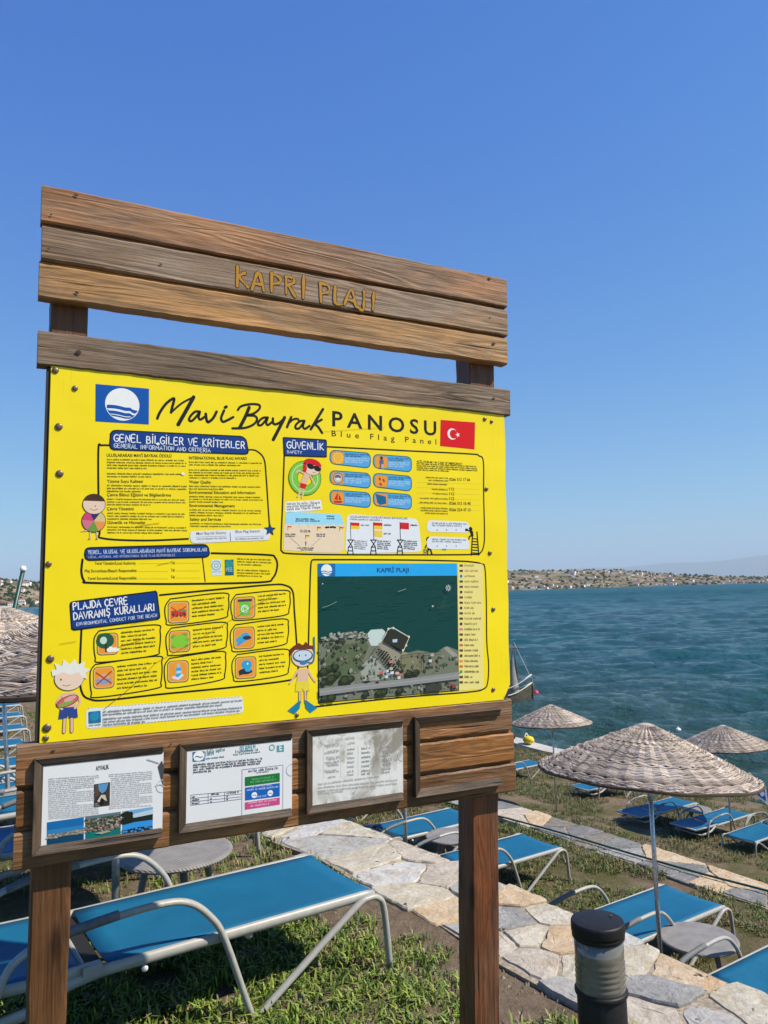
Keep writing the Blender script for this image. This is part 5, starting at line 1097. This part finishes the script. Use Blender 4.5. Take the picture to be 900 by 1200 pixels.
art.quad_r([Fm(136, 478), Fm(179, 474), Fm(181, 516), Fm(137, 520)], .001, (.01, .15, .30)); art.ell(Fm(158, 494), .012, .012, (.02, .24, .38)); greek(art, Fm(137, 530), Fm(180, 526), .0045, BLK, seed=4)
for k, lst in enumerate((1, .86, 1, .99, .28)): greek(art, Fm(188, 482+k*10.6+(5 if k > 1 else 0)), Fm(690, 440+k*10.4+(5 if k > 1 else 0)), 0.0058, (.04, .05, .07), seed=200+k, last=lst)
art.build('dotted_note')
def child(name, hx, hy, hair, trunks, toy):
    a = Art(base=.0012); h = L(hx, hy, PF); s_ = .0016
    def K(u, v_): return (h[0]+u*s_, h[1]-v_*s_)
    for sgn in (-1, 1): a.stroke_l([K(sgn*5, 52), K(sgn*6, 88)], .0085, BLK); a.stroke_l([K(sgn*5, 52), K(sgn*6, 88)], .0065, SKIN); 
    a.poly_l([K(-10, 24), K(11, 24), K(12, 54), K(-12, 54)], SKIN); a.poly_l([K(-13, 48), K(13, 48), K(15, 66), K(1, 66), K(0, 60), K(-2, 66), K(-15, 66)], trunks)
    for sgn in (-1, 1): a.stroke_l([K(sgn*11, 27), K(sgn*18, 40), K(sgn*(10 if toy == 'ring' else 26), 50)], .006, SKIN, 3)
    a.ell(h, .0375, .0335, BLK, px=False, n=32); a.ell(h, .0362, .0322, (.78, .58, .44), px=False, n=32)
    if toy == 'ring':
        pts = [K(-26, -4), K(-28, -14), K(-20, -15), K(-24, -26), K(-12, -20), K(-10, -31), K(0, -22), K(8, -31), K(12, -21), K(24, -26), K(22, -15), K(33, -12), K(25, -6), K(28, 4), K(21, 0), K(14, -9), K(2, -5), K(-10, -10)]; a.poly_l(pts, hair); a.ell(K(-13, 2), .002, .003, BLK, px=False, n=10); a.stroke_l([K(-10, 11), K(-4, 13), K(2, 11)], .0013, BLK, 3)
        a.ell(K(-2, 38), .029, .0135, BLK, px=False, rot=.35); a.ell(K(-2, 38), .0275, .0122, (.62, .10, .12), px=False, rot=.35); a.ell(K(-4, 41), .020, .006, (.20, .38, .06), px=False, rot=.35); a.ell(K(2, 34), .016, .006, (.70, .35, .32), px=False, rot=.35)
    else:
        a.poly_l([K(-25, -2), K(-26, -14), K(-18, -20), K(-8, -25), K(0, -20), K(6, -27), K(12, -20), K(22, -18), K(26, -4), K(18, -12), K(-16, -12)], hair); a.ell(K(0, 0), .0335, .020, (.03, .10, .22), px=False); a.ell(K(0, -1), .029, .0155, (.55, .64, .70), px=False); a.ell(K(-7, -1), .002, .003, BLK, px=False, n=8); a.ell(K(6, -1), .002, .003, BLK, px=False, n=8); a.ell(K(1, 13), .012, .0065, (.03, .20, .40), px=False)
        a.stroke_l([K(10, 13), K(22, 10), K(23, -34)], .0055, (.02, .16, .22), 4)
        for sgn in (-1, 1): a.poly_l([K(sgn*4, 84), K(sgn*8, 84), K(sgn*30, 100), K(sgn*16, 108), K(sgn*6, 98)], (.01, .20, .34))
    a.build(name)
child('child_drawing', *Fm(66, 355), (.75, .73, .66), (.03, .06, .24), 'ring')

# satellite map with legend
G = crop(340, 650, 3.75)
art = Art(); art.stroke([G(100, 22), G(300, 22), G(560, 24), G(740, 28), G(800, 32), G(840, 40), G(856, 60), G(862, 200), G(864, 380), G(872, 480), G(868, 560), G(850, 590), G(780, 604), G(500, 626), G(250, 652), G(110, 668), G(76, 662), G(70, 640), G(78, 480), G(84, 250), G(90, 60), G(96, 24)], .0048, BLK, 6); art.build('border_line')
mpic = Art(base=.0006); mpic.poly([G(120, 40), G(733, 40), G(741, 598), G(122, 654)], (.012, .012, .012)); mpic.poly([G(123, 95), G(731, 92), G(739, 595), G(125, 650)], (.004, .052, .047)); mpic.poly([G(121, 38), G(733, 38), G(733, 92), G(121, 96)], (.02, .36, .76))
mpic.poly([G(122, 40), G(198, 39), G(198, 95), G(122, 96)], (.01, .14, .40)); mpic.ell(G(160, 68), .0185, .0185, WHT)
for k in range(2): mpic.stroke([G(138, 74+9*k), G(152, 72+9*k), G(166, 77+9*k), G(182, 73+9*k)], .0028, (.01, .14, .40), 4)
text(mpic, 'KAPRİ PLAJI', G(381, 78), G(521, 77), .0150, (.01, .05, .16), .022)
rq = random.Random(77)
for k in range(70):                                           # slightly paler streaks in the deep water
    x, y = rq.uniform(130, 725), rq.uniform(105, 330); w_ = rq.uniform(20, 70); c_ = rq.uniform(.95, 1.35); mpic.poly([G(x, y), G(min(730, x+w_), y-4), G(min(730, x+w_), y-1), G(x, y+4)], (.004*c_, .052*c_, .048*c_))
land = [(124, 372), (160, 366), (190, 352), (225, 345), (260, 338), (300, 345), (340, 345), (350, 330), (400, 325), (430, 345), (412, 375), (420, 400), (470, 420), (510, 432), (560, 420), (640, 432), (672, 408), (690, 402), (736, 420), (738, 595), (126, 650)]
mpic.poly([G(*p) for p in land], (.17, .18, .13))
mpic.poly([G(*p) for p in [(150, 470), (200, 400), (330, 380), (345, 400), (310, 490), (300, 520), (160, 555), (140, 520)]], (.10, .13, .065))
mpic.poly([G(*p) for p in [(340, 345), (355, 330), (405, 327), (425, 345), (408, 372), (385, 400), (355, 400), (342, 372)]], (.52, .62, .58))
mpic.poly([G(*p) for p in [(385, 392), (410, 376), (470, 420), (520, 432), (500, 445), (480, 470), (440, 480)]], (.30, .27, .20)); mpic.poly([G(*p) for p in [(305, 500), (360, 440), (440, 530), (420, 548), (320, 556)]], (.33, .35, .29)); mpic.poly([G(*p) for p in [(482, 444), (574, 434), (578, 516), (484, 526)]], (.20, .19, .11)); mpic.poly([G(*p) for p in [(672, 410), (690, 404), (736, 440), (736, 470)]], (.30, .30, .25))
for k in range(430):
    x = rq.uniform(126, 736); y = rq.uniform(345, 640); 
    if y > 650-.09*(x-124)-6: continue
    if 350 < x < 420 and y < 410: continue
    sh_ = 372-20*math.sin((x-124)/90) if x < 330 else 440
    if y < sh_: continue
    c_ = rq.choice([(.045, .065, .03), (.03, .04, .02), (.20, .20, .14), (.09, .11, .06), (.28, .27, .22), (.14, .14, .10)]); r_ = rq.uniform(.0015, .006); mpic.ell(G(x, y), r_*1.4, r_, c_, n=7, rot=rq.uniform(0, 3))
for k in range(60): x = rq.uniform(126, 340); mpic.ell(G(x, 372-20*math.sin((x-124)/90)+rq.uniform(-14, 12)), rq.uniform(.003, .008), rq.uniform(.002, .004), rq.choice([(.28, .29, .25), (.36, .37, .33), (.10, .12, .09)]), n=7, rot=rq.uniform(-.5, .5))
mpic.poly([G(*p) for p in [(126, 588), (300, 566), (500, 545), (738, 514), (739, 545), (520, 572), (300, 596), (126, 620)]], (.26, .26, .25)); mpic.stroke([G(126, 603), G(300, 581), G(510, 558), G(738, 529)], .0012, (.42, .42, .40), 3)
for (x, y, r_) in ((146, 514, .016), (170, 500, .012), (198, 494, .012), (178, 545, .018), (206, 525, .012), (240, 552, .020), (264, 545, .014), (146, 562, .012), (520, 522, .014), (550, 518, .014), (150, 632, .013), (180, 628, .015), (390, 606, .014), (410, 604, .013), (480, 596, .014), (330, 612, .012)): mpic.ell(G(x, y), r_, r_*.8, (.022, .032, .016), n=11); mpic.ell(G(x-3, y-3), r_*.6, r_*.45, (.05, .065, .03), n=9)
mpic.poly([G(*p) for p in [(432, 330), (520, 362), (492, 424), (408, 378)]], (.030, .032, .024)); mpic.stroke([G(428, 326), G(448, 320), G(520, 362), G(494, 422)], .0032, (.62, .60, .52), 0); mpic.stroke([G(428, 326), G(410, 360)], .0022, (.55, .50, .42), 0)
mpic.poly([G(446, 372), G(468, 370), G(466, 384), G(447, 385)], (.40, .58, .66)); [mpic.ell(G(x, y), .004, .004, (.75, .60, .42), n=8) for x, y in ((428, 326), (450, 322), (518, 360), (492, 420), (506, 398))]
for i in range(4):
    for j in range(9): x = 380+i*11.5-j*1.5+j*8.0; y = 416-i*3.0+j*10.5+i*7; mpic.poly([G(x, y), G(x+8, y-4), G(x+11, y+2), G(x+3, y+6)], (.012, .014, .012))
mpic.stroke([G(350, 444), G(380, 398)], .0014, (.05, .06, .05), 0); mpic.stroke([G(484, 442), G(484, 524), G(574, 512), G(572, 432), G(484, 442)], .0016, (.03, .03, .02), 0); mpic.stroke([G(584, 432), G(660, 424)], .0014, (.03, .03, .02), 0); mpic.stroke([G(580, 432), G(582, 510)], .0014, (.03, .03, .02), 0)
for (x, y, c_) in ((396, 518, (.62, .12, .10)), (424, 510, (.62, .64, .68)), (430, 525, (.25, .36, .62)), (444, 518, (.7, .7, .7)), (420, 536, (.55, .60, .68)), (466, 520, (.66, .40, .38)), (482, 528, (.55, .15, .12)), (474, 540, (.62, .62, .60)), (440, 500, (.5, .42, .36)), (440, 470, (.5, .2, .18)), (612, 466, (.58, .56, .52)), (628, 482, (.25, .16, .12)), (620, 440, (.42, .40, .36)), (700, 568, (.36, .06, .06)), (715, 578, (.30, .05, .05)), (640, 585, (.34, .34, .33)), (605, 586, (.4, .4, .38))):
    w_ = rq.uniform(10, 17); mpic.poly([G(x-w_/2, y-5), G(x+w_/2, y-7), G(x+w_/2, y+5), G(x-w_/2, y+6)], c_)
mpic.poly([G(588, 572), G(660, 566), G(664, 594), G(592, 600)], (.05, .05, .04)); mpic.ring(G(362, 510), .003, .0045, (.04, .05, .04), 12); [mpic.poly([G(x, 557), G(x+14, 556), G(x+14, 562), G(x, 563)], (.02, .02, .02)) for x in (324, 372)]
for k in range(8): w = R(45*k); c_ = L(*G(690, 146), PF); mpic.stroke_l([(c_[0]+.004*math.cos(w), c_[1]+.004*math.sin(w)), (c_[0]+.0105*math.cos(w), c_[1]+.0105*math.sin(w))], .0022, (.60, .66, .66))
mpic.stroke([G(138, 232), G(170, 222), G(200, 206)], .0022, (.16, .24, .20), 4); mpic.stroke([G(470, 162), G(505, 150)], .002, (.20, .28, .26), 3); mpic.ell(G(622, 226), .004, .003, (.45, .52, .5), n=8); mpic.ell(G(139, 128), .0022, .0022, (.5, .55, .5), n=8); mpic.stroke([G(640, 232), G(730, 214)], .001, (.05, .10, .09), 0)
mpic.build('map_picture')
art = Art(); art.poly([G(735, 38), G(846, 40), G(850, 590), G(742, 598)], (.80, .68, .22))
rq = random.Random(3)
for k in range(23):
    y = 48+k*23.3; c_ = {2: (.02, .22, .45), 12: (.6, .2, .2), 15: (.5, .15, .1), 18: (.7, .3, .05), 19: (.7, .12, .03), 20: (.05, .35, .05)}.get(k, (.08, .06, .05)); art.ell(G(751, y), .006, .0055, c_, n=10) if k % 3 == 2 else art.poly([G(744, y-5), G(759, y-5), G(759, y+5), G(744, y+5)], c_)
    greek(art, G(766, y+4), G(766+rq.uniform(30, 75), y+4), .0078, (.16, .12, .04), seed=k)
art.build('map_legend')
child('snorkeller_drawing', *G(55, 445), (.16, .035, .015), (.75, .62, .05), 'mask')
# scratches
for q, w in ((([Fm(190, 470), Fm(300, 380), Fm(380, 300)]), .0012), (([Fm(380, 300), Fm(560, 200), Fm(820, 45)]), .0008), (([Fm(30, 232), Fm(90, 222)]), .0010), (([Fm(290, 160), Fm(380, 140)]), .0007), ([Q(370, 425), Q(410, 418), Q(455, 413)], .0014), ([Rq(190, 115), Rq(420, 100)], .0007), ([Fm(240, 245), Fm(330, 215)], .0010)): art = Art(base=.0016); art.stroke(q, w, (.22, .17, .03), 3); art.build('scratch_mark')
for p in (Q(450, 125), Q(541, 234)): art = Art(base=.0016); art.ell(p, .0050, .0042, (.80, .80, .74), n=9); art.build('peeled_spot')
# screws round the rim of the panel
for (x, y), r_ in (((65, 434), .0085), ((88, 455), .0075), ((69, 500), .0095), ((70, 555), .0095), ((57, 661), .0075), ((59, 772), .0095), ((55, 853), .0105), ((54, 865), .007), ((568, 491), .007), ((576, 494), .006), ((570, 573), .007), ((574, 648), .0075), ((578, 714), .0075), ((578, 808), .007), ((348, 838), .006), ((52, 864), .004)):
    x_, z_ = L(x, y, PF); mb = MB(); mb.smooth = True; n = 14; prof = [(r_*1.05, 0), (r_, -.0022), (r_*.6, -.0036), (r_*.1, -.004)]; vs = [(x_+q*math.cos(2*math.pi*k/n), PF-.0004+dy, z_+q*math.sin(2*math.pi*k/n)) for q, dy in prof for k in range(n)]
    mb.add(vs, [(i*n+k, i*n+(k+1) % n, i*n+n+(k+1) % n, i*n+n+k) for i in range(3) for k in range(n)]+[tuple(3*n+k for k in range(n))]); mb.build('screw', M['screw'], panel)
# carved name on the header
K = crop(260, 300, 4.5); art = Art(-.0425, name_plank, .0008)
CARVE = [[[(82, 55), (80, 158)], [(120, 90), (92, 112), (138, 164)]], [[(160, 178), (190, 84), (222, 182)], [(172, 146), (212, 152)]], [[(262, 92), (260, 190)], [(262, 96), (304, 112), (304, 140), (268, 148)]], [[(338, 106), (340, 196)], [(338, 108), (374, 116), (380, 140), (346, 154)], [(352, 158), (388, 214)]], [[(430, 102), (430, 222)]],
         [[(518, 140), (522, 240)], [(520, 142), (562, 160), (564, 190), (528, 196)]], [[(596, 156), (598, 244), (632, 254)]], [[(648, 256), (682, 178), (706, 270)], [(662, 230), (700, 236)]], [[(748, 188), (748, 276), (734, 286), (716, 268)]], [[(800, 192), (798, 284)]]]
for word in (CARVE[:5], CARVE[5:]):
    art = Art(-.0425, name_plank, .0008)
    for dk in (0, 1):  # first pass: wider dark strokes, painted shadow along the cut edges
        rq = random.Random(5)
        for let in word:
            for st in let:
                pts = [K(x+rq.uniform(-2, 2), y+rq.uniform(-2, 2)) for x, y in st]; w = [.0082*rq.uniform(.6, 1.35) for _ in range(9)]
                art.stroke(pts, [q*1.5 for q in w] if dk == 0 else w, (.045, .028, .012) if dk == 0 else (.46, .215, .02), 4 if len(st) > 2 else 3)
    art.build('carved_lettering')

# ---- framed notices on the lower planks
FY = -.0425; N1 = crop(30, 870, 5.294); N2 = crop(200, 850, 6.0); N3 = crop(350, 830, 6.43); N4 = crop(480, 810, 6.923)
def rect_of(pts):                                            # outer frame rectangle from pixel corners
    q = [L(*p, -.061) for p in pts]; return (q[0][0]+q[3][0])/2, (q[1][0]+q[2][0])/2, (q[2][1]+q[3][1])/2, (q[0][1]+q[1][1])/2
def frame(pts, right_bar, fw=.023, label=None):
    x0, x1, z0, z1 = rect_of(pts); root = bpy.data.objects.new('notice_frame', None); link(root, board)
    if label: root['label'] = label
    yf, yb = -.061, FY-.0002
    def bar(name, a, b, c, d, mat):                         # mitred bar, sloping inwards
        mb = MB(); mb.add([(a[0], yb, a[1]), (b[0], yb, b[1]), (c[0], yb, c[1]), (d[0], yb, d[1]), (a[0], yf, a[1]), (b[0], yf, b[1]), (c[0], yf+.010, c[1]), (d[0], yf+.010, d[1])], [(3, 2, 1, 0), (4, 5, 6, 7), (0, 1, 5, 4), (1, 2, 6, 5), (2, 3, 7, 6), (3, 0, 4, 7)]); o = mb.build(name, mat, root); bm_ = bmesh.new(); bm_.from_mesh(o.data); bmesh.ops.recalc_face_normals(bm_, faces=bm_.faces); bmesh.ops.bevel(bm_, geom=bm_.edges, offset=.0018, segments=1, affect='EDGES'); bm_.to_mesh(o.data); bm_.free()
    xr = x1-fw if right_bar else x1
    bar('frame_bar', (x0, z1), (x1, z1), (xr, z1-fw), (x0+fw, z1-fw), WD['frame']); bar('frame_bar', (x1, z0), (x0, z0), (x0+fw, z0+fw), (xr, z0+fw), WD['frame']); bar('frame_bar', (x0, z0), (x0, z1), (x0+fw, z1-fw), (x0+fw, z0+fw), WD['framev'])
    return root, (x0+fw, xr, z0+fw, z1-fw)
def paper(root, rc, mat, cut=True):
    x0, x1, z0, z1 = rc; mb = MB(); y = -.050; pts = [(x0-.004, z0-.004), (x1+.002, z0-.004)]
    zc = z0+(z1-z0)*.56
    if cut: pts += [(x1+.002-.017*math.sin(R(a)), zc-.017*math.cos(R(a))) for a in range(0, 181, 15)]
    pts += [(x1+.002, z1+.004), (x0-.004, z1+.004)]; n = len(pts); mb.add([(x, y, z) for x, z in pts]+[(x, y+.003, z) for x, z in pts], [tuple(range(n)), tuple(range(2*n-1, n-1, -1))]+[(k, k+n, (k+1) % n+n, (k+1) % n) for k in range(n)])
    return mb.build('notice_sheet', mat, root)
def paper_mat(name, c, stain):
    t = NT(name); v = t.coord(); a = t.noise(v, 9, 8, 0.68, .6); b = t.noise(v, 3.2, 3); e = t.noise(v, 70, 5, .8)
    base = t.ramp(t.noise(v, 5, 5), [(.3, tuple(x*.94 for x in c)), (.7, c)])
    if stain:
        msk = t.math('MULTIPLY', t.g(a, .44, .57), t.g(b, .36, .52)); base = t.mix(t.math('MULTIPLY', msk, .85), base, (.20, .175, .13)); base = t.mix(t.math('MULTIPLY', t.math('MULTIPLY', t.g(e, .55, .7), t.g(a, .44, .54)), .7), base, (.10, .085, .06))
    t.b.inputs['Coat Weight'].default_value = .35; t.b.inputs['Coat Roughness'].default_value = .12; return t.out(base, .45, .4)
PW = paper_mat('laminated_paper', (.74, .74, .74), False); PS = paper_mat('stained_paper', (.72, .71, .67), True)
r1, rc1 = frame([(40, 891.5), (191, 873), (191, 983), (37, 1003)], False); paper(r1, rc1, PW, False)
PY = -.0502
art = Art(PY, r1, .0003); text(art, 'AYVALIK', N1(436, 176), N1(518, 164), .0125, BLK, .012); DG = (.34, .34, .35)
q0 = [N1(140, 205), N1(455, 186), N1(440, 420), N1(138, 470)]
for k in range(22): 
    y = 222+k*11.6; greek(art, N1(142, y+9), N1(min(455, 425 if y > 240 and y < 390 else 455), y-13), .0036, DG, seed=300+k, last=.6 if k in (7, 14) else 1); greek(art, N1(517 if (y < 240 or y > 400) else 530, y-18), N1(783, y-38), .0036, DG, seed=400+k, last=.7 if k in (5, 12, 17) else 1) if k < 19 else None
art.build('paragraph_lettering')
def photo(pts, layers, name='printed_photo'):
    a = Art(PY, r1, .0005); a.poly(pts, (.02, .02, .02)); q = [Vector(L(*p, PY)) for p in pts]
    def U(u, v_): p = q[0].lerp(q[1], u).lerp(q[3].lerp(q[2], u), v_); return (p.x, p.y)
    for poly_, c_ in layers: a.poly_l([U(*p) for p in poly_], c_)
    return a, U
a, U = photo([N1(133, 496), N1(361, 463), N1(361, 603), N1(132, 638)], [([(0, 0), (1, 0), (1, .62), (0, .62)], (.008, .13, .36)), ([(0, .35), (1, .35), (1, .64), (0, .64)], (.03, .19, .40)), ([(0, .62), (.2, .56), (.5, .60), (.8, .50), (1, .56), (1, .72), (0, .72)], (.25, .22, .18)), ([(0, .70), (1, .70), (1, 1), (0, 1)], (.004, .05, .11))])
rq = random.Random(8)
for k in range(50): a.ell(U(rq.random(), rq.uniform(.56, .72)), .004, .002, rq.choice([(.4, .36, .3), (.12, .12, .1), (.3, .2, .15)]), px=False, n=6)
a.build('printed_photo')
a, U = photo([N1(371, 460), N1(590, 429), N1(590, 570), N1(371, 602)], [([(0, 0), (1, 0), (1, 1), (0, 1)], (.05, .08, .05)), ([(0, .62), (.3, .74), (.7, .72), (1, .62), (1, 1), (0, 1)], (.004, .15, .14)), ([(0, 0), (1, 0), (1, .1), (0, .14)], (.10, .16, .18))])
for k in range(150): a.ell(U(rq.random(), rq.uniform(.15, .70)), rq.uniform(.002, .005), rq.uniform(.0015, .003), rq.choice([(.36, .34, .30), (.20, .17, .13), (.03, .05, .03), (.28, .15, .10)]), px=False, n=6)
a.poly_l([U(.25, .78), U(.62, .72), U(.72, .80), U(.45, .86)], (.30, .34, .22)); a.build('printed_photo')
a, U = photo([N1(602, 427), N1(790, 400), N1(788, 537), N1(600, 568)], [([(0, 0), (1, 0), (1, .42), (0, .42)], (.14, .36, .60)), ([(.3, .2), (1, .1), (1, .34), (.3, .36)], (.45, .55, .62)), ([(0, .30), (.4, .36), (1, .32), (1, .62), (0, .66)], (.012, .022, .018)), ([(0, .62), (.4, .56), (1, .58), (1, .9), (0, .9)], (.03, .26, .62)), ([(0, .86), (.5, .8), (1, .86), (1, 1), (0, 1)], (.01, .03, .06))])
for k in range(40): a.ell(U(rq.uniform(0, .3), rq.uniform(.1, .5)), .006, .005, (.012, .018, .01), px=False, n=7)
for k in range(24): a.ell(U(rq.random(), rq.uniform(.84, .98)), .004, .003, rq.choice([(.03, .26, .62), (.01, .02, .02)]), px=False, n=6)
a.build('printed_photo')
a, U = photo([N1(425, 260), N1(524, 246), N1(522, 390), N1(424, 402)], [([(.05, .03), (.95, .03), (.95, .97), (.05, .97)], (.035, .03, .022)), ([(.25, .03), (.9, .03), (.75, .35), (.5, .45), (.3, .3)], (.10, .27, .50)), ([(.05, .03), (.25, .03), (.35, .5), (.05, .6)], (.09, .06, .035)), ([(.95, .1), (.72, .35), (.75, .7), (.95, .7)], (.06, .04, .03)), ([(.2, .75), (.45, .5), (.7, .52), (.82, .8), (.6, .72), (.4, .85)], (.55, .48, .40)), ([(.3, .9), (.45, .62), (.62, .7), (.6, .95)], (.015, .012, .01))]); a.build('printed_photo')
art = Art(PY, r1, .0006); art.stroke([N1(755, 108), N1(790, 118), N1(825, 130)], .0035, (.35, .33, .30), 3); art.poly([N1(820, 150), N1(845, 112), N1(860, 150), N1(852, 230), N1(852, 268), N1(836, 215)], (.06, .065, .07)); art.stroke([N1(805, 270), N1(835, 262), N1(855, 272)], .003, (.45, .43, .4), 3); art.build('torn_tape')
r2_, rc2 = frame([(212, 872.5), (343, 859), (343, 956), (208, 979)], False); paper(r2_, rc2, PW, False)
art = Art(PY, r2_, .0003); art.poly([N2(154, 188), N2(239, 182), N2(240, 250), N2(155, 256)], (.02, .12, .25)); art.ell(N2(198, 216), .0155, .0135, WHT); art.stroke([N2(174, 222), N2(190, 218), N2(206, 226), N2(222, 220)], .003, (.02, .12, .25), 4); greek(art, N2(165, 248), N2(228, 244), .004, WHT, seed=3); art.build('wave_emblem'); art = Art(PY, r2_, .0003)
TEAL = (.03, .16, .20); greek(art, N2(246, 200), N2(372, 182), .010, TEAL, seed=1); greek(art, N2(246, 214), N2(300, 208), .010, TEAL, seed=2); greek(art, N2(246, 240), N2(372, 226), .005, TEAL, seed=4); art.build('notice_lettering'); art = Art(PY, r2_, .0003); greek(art, N2(486, 172), N2(584, 160), .013, (.05, .30, .40), seed=5); greek(art, N2(456, 196), N2(612, 178), .009, TEAL, seed=6); greek(art, N2(440, 212), N2(626, 192), .005, TEAL, seed=7)
art.ring(N2(712, 156), .006, .0095, (.2, .36, .38), 18); art.poly([N2(746, 142), N2(796, 136), N2(796, 184), N2(746, 188)], (.10, .30, .34)); text(art, 'E', N2(764, 176), N2(782, 174), .018, (.7, .75, .75), .03)
for k in range(4): greek(art, N2(158, 286+17*k), N2(640-10*k if k < 3 else 285, 240+17*k+(0 if k < 3 else 36)), .0064, (.05, .05, .06), seed=20+k)
art.build('notice_lettering')
art = Art(PY, r2_, .0003)
for a_, b_ in (((142, 490), (496, 458)), ((142, 514), (496, 482)), ((142, 538), (496, 502)), ((142, 562), (496, 518)), ((142, 490), (142, 562)), ((264, 478), (264, 548)), ((380, 468), (380, 532))): art.stroke([N2(*a_), N2(*b_)], .0011, (.12, .12, .15), 0)
for x, y, w_ in ((150, 510, 20), (150, 532, 44), (150, 556, 50), (284, 492, 56), (394, 482, 80)): greek(art, N2(x, y), N2(x+w_, y-w_*.09), .006, BLK, seed=x+y)
for x, y in ((284, 516), (284, 538), (398, 500), (398, 520)): art.ell(N2(x, y), .0024, .0024, (.05, .08, .12), n=8)
art.build('result_table')
art = Art(PY, r2_, .0003); art.stroke([N2(502, 312), N2(790, 278), N2(788, 612), N2(500, 656), N2(502, 312)], .0016, (.24, .22, .38), 0); greek(art, N2(546, 332), N2(746, 308), .008, (.06, .06, .08), seed=9); greek(art, N2(600, 338), N2(690, 328), .004, (.06, .06, .08), seed=10); greek(art, N2(584, 632), N2(706, 616), .006, (.06, .06, .08), seed=11)
for (pts, c_) in (([(522, 364), (767, 334), (767, 396), (522, 428)], (.012, .17, .035)), ([(523, 438), (767, 405), (767, 498), (523, 528)], (.01, .11, .42)), ([(522, 542), (767, 507), (767, 556), (522, 593)], (.55, .07, .22))): art.poly([N2(*p) for p in pts], c_)
for (x0, x1, y, c_) in ((570, 716, 386, (.15, .42, .2)), (560, 740, 406, (.15, .42, .2)), (570, 700, 438, (.4, .5, .75)), (535, 750, 462, (.5, .6, .8)), (600, 670, 508, (.4, .5, .75)), (545, 748, 552, (.8, .45, .6)), (560, 690, 574, (.8, .45, .6))): greek(art, N2(x0, y), N2(x1, y-(x1-x0)*.12), .0062, c_, seed=x0+y)
for x, y in ((588, 490), (700, 476)): art.ell(N2(x, y), .0085, .0085, WHT, n=18); art.stroke([N2(x-12, y+4), N2(x, y), N2(x+12, y+4)], .0022, (.01, .11, .42), 3)
art.build('colour_chart')
r3_, rc3 = frame([(359.5, 856), (473.5, 844), (473.5, 937), (360, 956)], False); paper(r3_, rc3, PS, False)
art = Art(PY, r3_, .0003); FD = (.47, .455, .42); greek(art, N3(282, 246), N3(424, 232), .010, FD, seed=1); greek(art, N3(370, 276), N3(415, 270), .008, FD, seed=2)
for i, y in enumerate((288, 300, 334, 346, 382, 394, 418, 430, 442, 482, 492, 530)): greek(art, N3(196+(i % 3)*12, y), N3(300-(i % 2)*14, y-10), .0075, FD, seed=i+30)
for i, y in enumerate((318, 350, 384, 416, 450, 486, 510)): greek(art, N3(366, y), N3(414, y-5), .0075, FD, seed=i+50); greek(art, N3(474, y-6), N3(540, y-13), .0075, (.34, .33, .3), seed=i+60); greek(art, N3(628, y-18), N3(694, y-26), .0085, FD, seed=i+70)
for i, (y, ls) in enumerate(((580, 1), (606, 1), (632, 1), (650, .3))): greek(art, N3(146, y), N3(740 if i else 600, y-60), .0068, FD, seed=i+90, last=ls)
for x in (188, 318, 448, 596, 736): art.stroke([N3(x, 300-(x-188)*.09), N3(x, 530-(x-188)*.09)], .0005, (.42, .41, .38), 0)
art.build('faded_lettering')
for rt, rc_ in ((r1, rc1), (r2_, rc2), (r3_, rc3)):
    art = Art(PY, rt, .0007); zc = rc_[2]+(rc_[3]-rc_[2])*.56; art.stroke_l([(rc_[1]+.001-.017*math.sin(R(a_)), zc-.017*math.cos(R(a_))) for a_ in range(0, 181, 15)], .0018, (.5, .5, .48)); art.build('finger_notch')
frame([N4(40, 207), N4(745, 150), N4(760, 752), N4(55, 880)], False, .024, 'empty dark wooden frame showing bare planks')
# square recessed edge strip on the right end of the empty frame

# ------------------------------------------------------------------ air
def make_haze():
    mb = MB(); mb.box((-70000, -400, -19), (70000, 60000, 2100)); o = mb.build('haze', []); t = bpy.data.materials.new('sea_haze'); t.use_nodes = True; n = t.node_tree.nodes; n.remove(n['Principled BSDF']); v = n.new('ShaderNodeVolumePrincipled')
    v.inputs['Color'].default_value = (0.70, 0.86, 1.0, 1); v.inputs['Density'].default_value = HAZE; t.node_tree.links.new(v.outputs[0], n['Material Output'].inputs['Volume']); o.data.materials.append(t); tag(o, kind='stuff')
HAZE = 4e-5
make_haze()
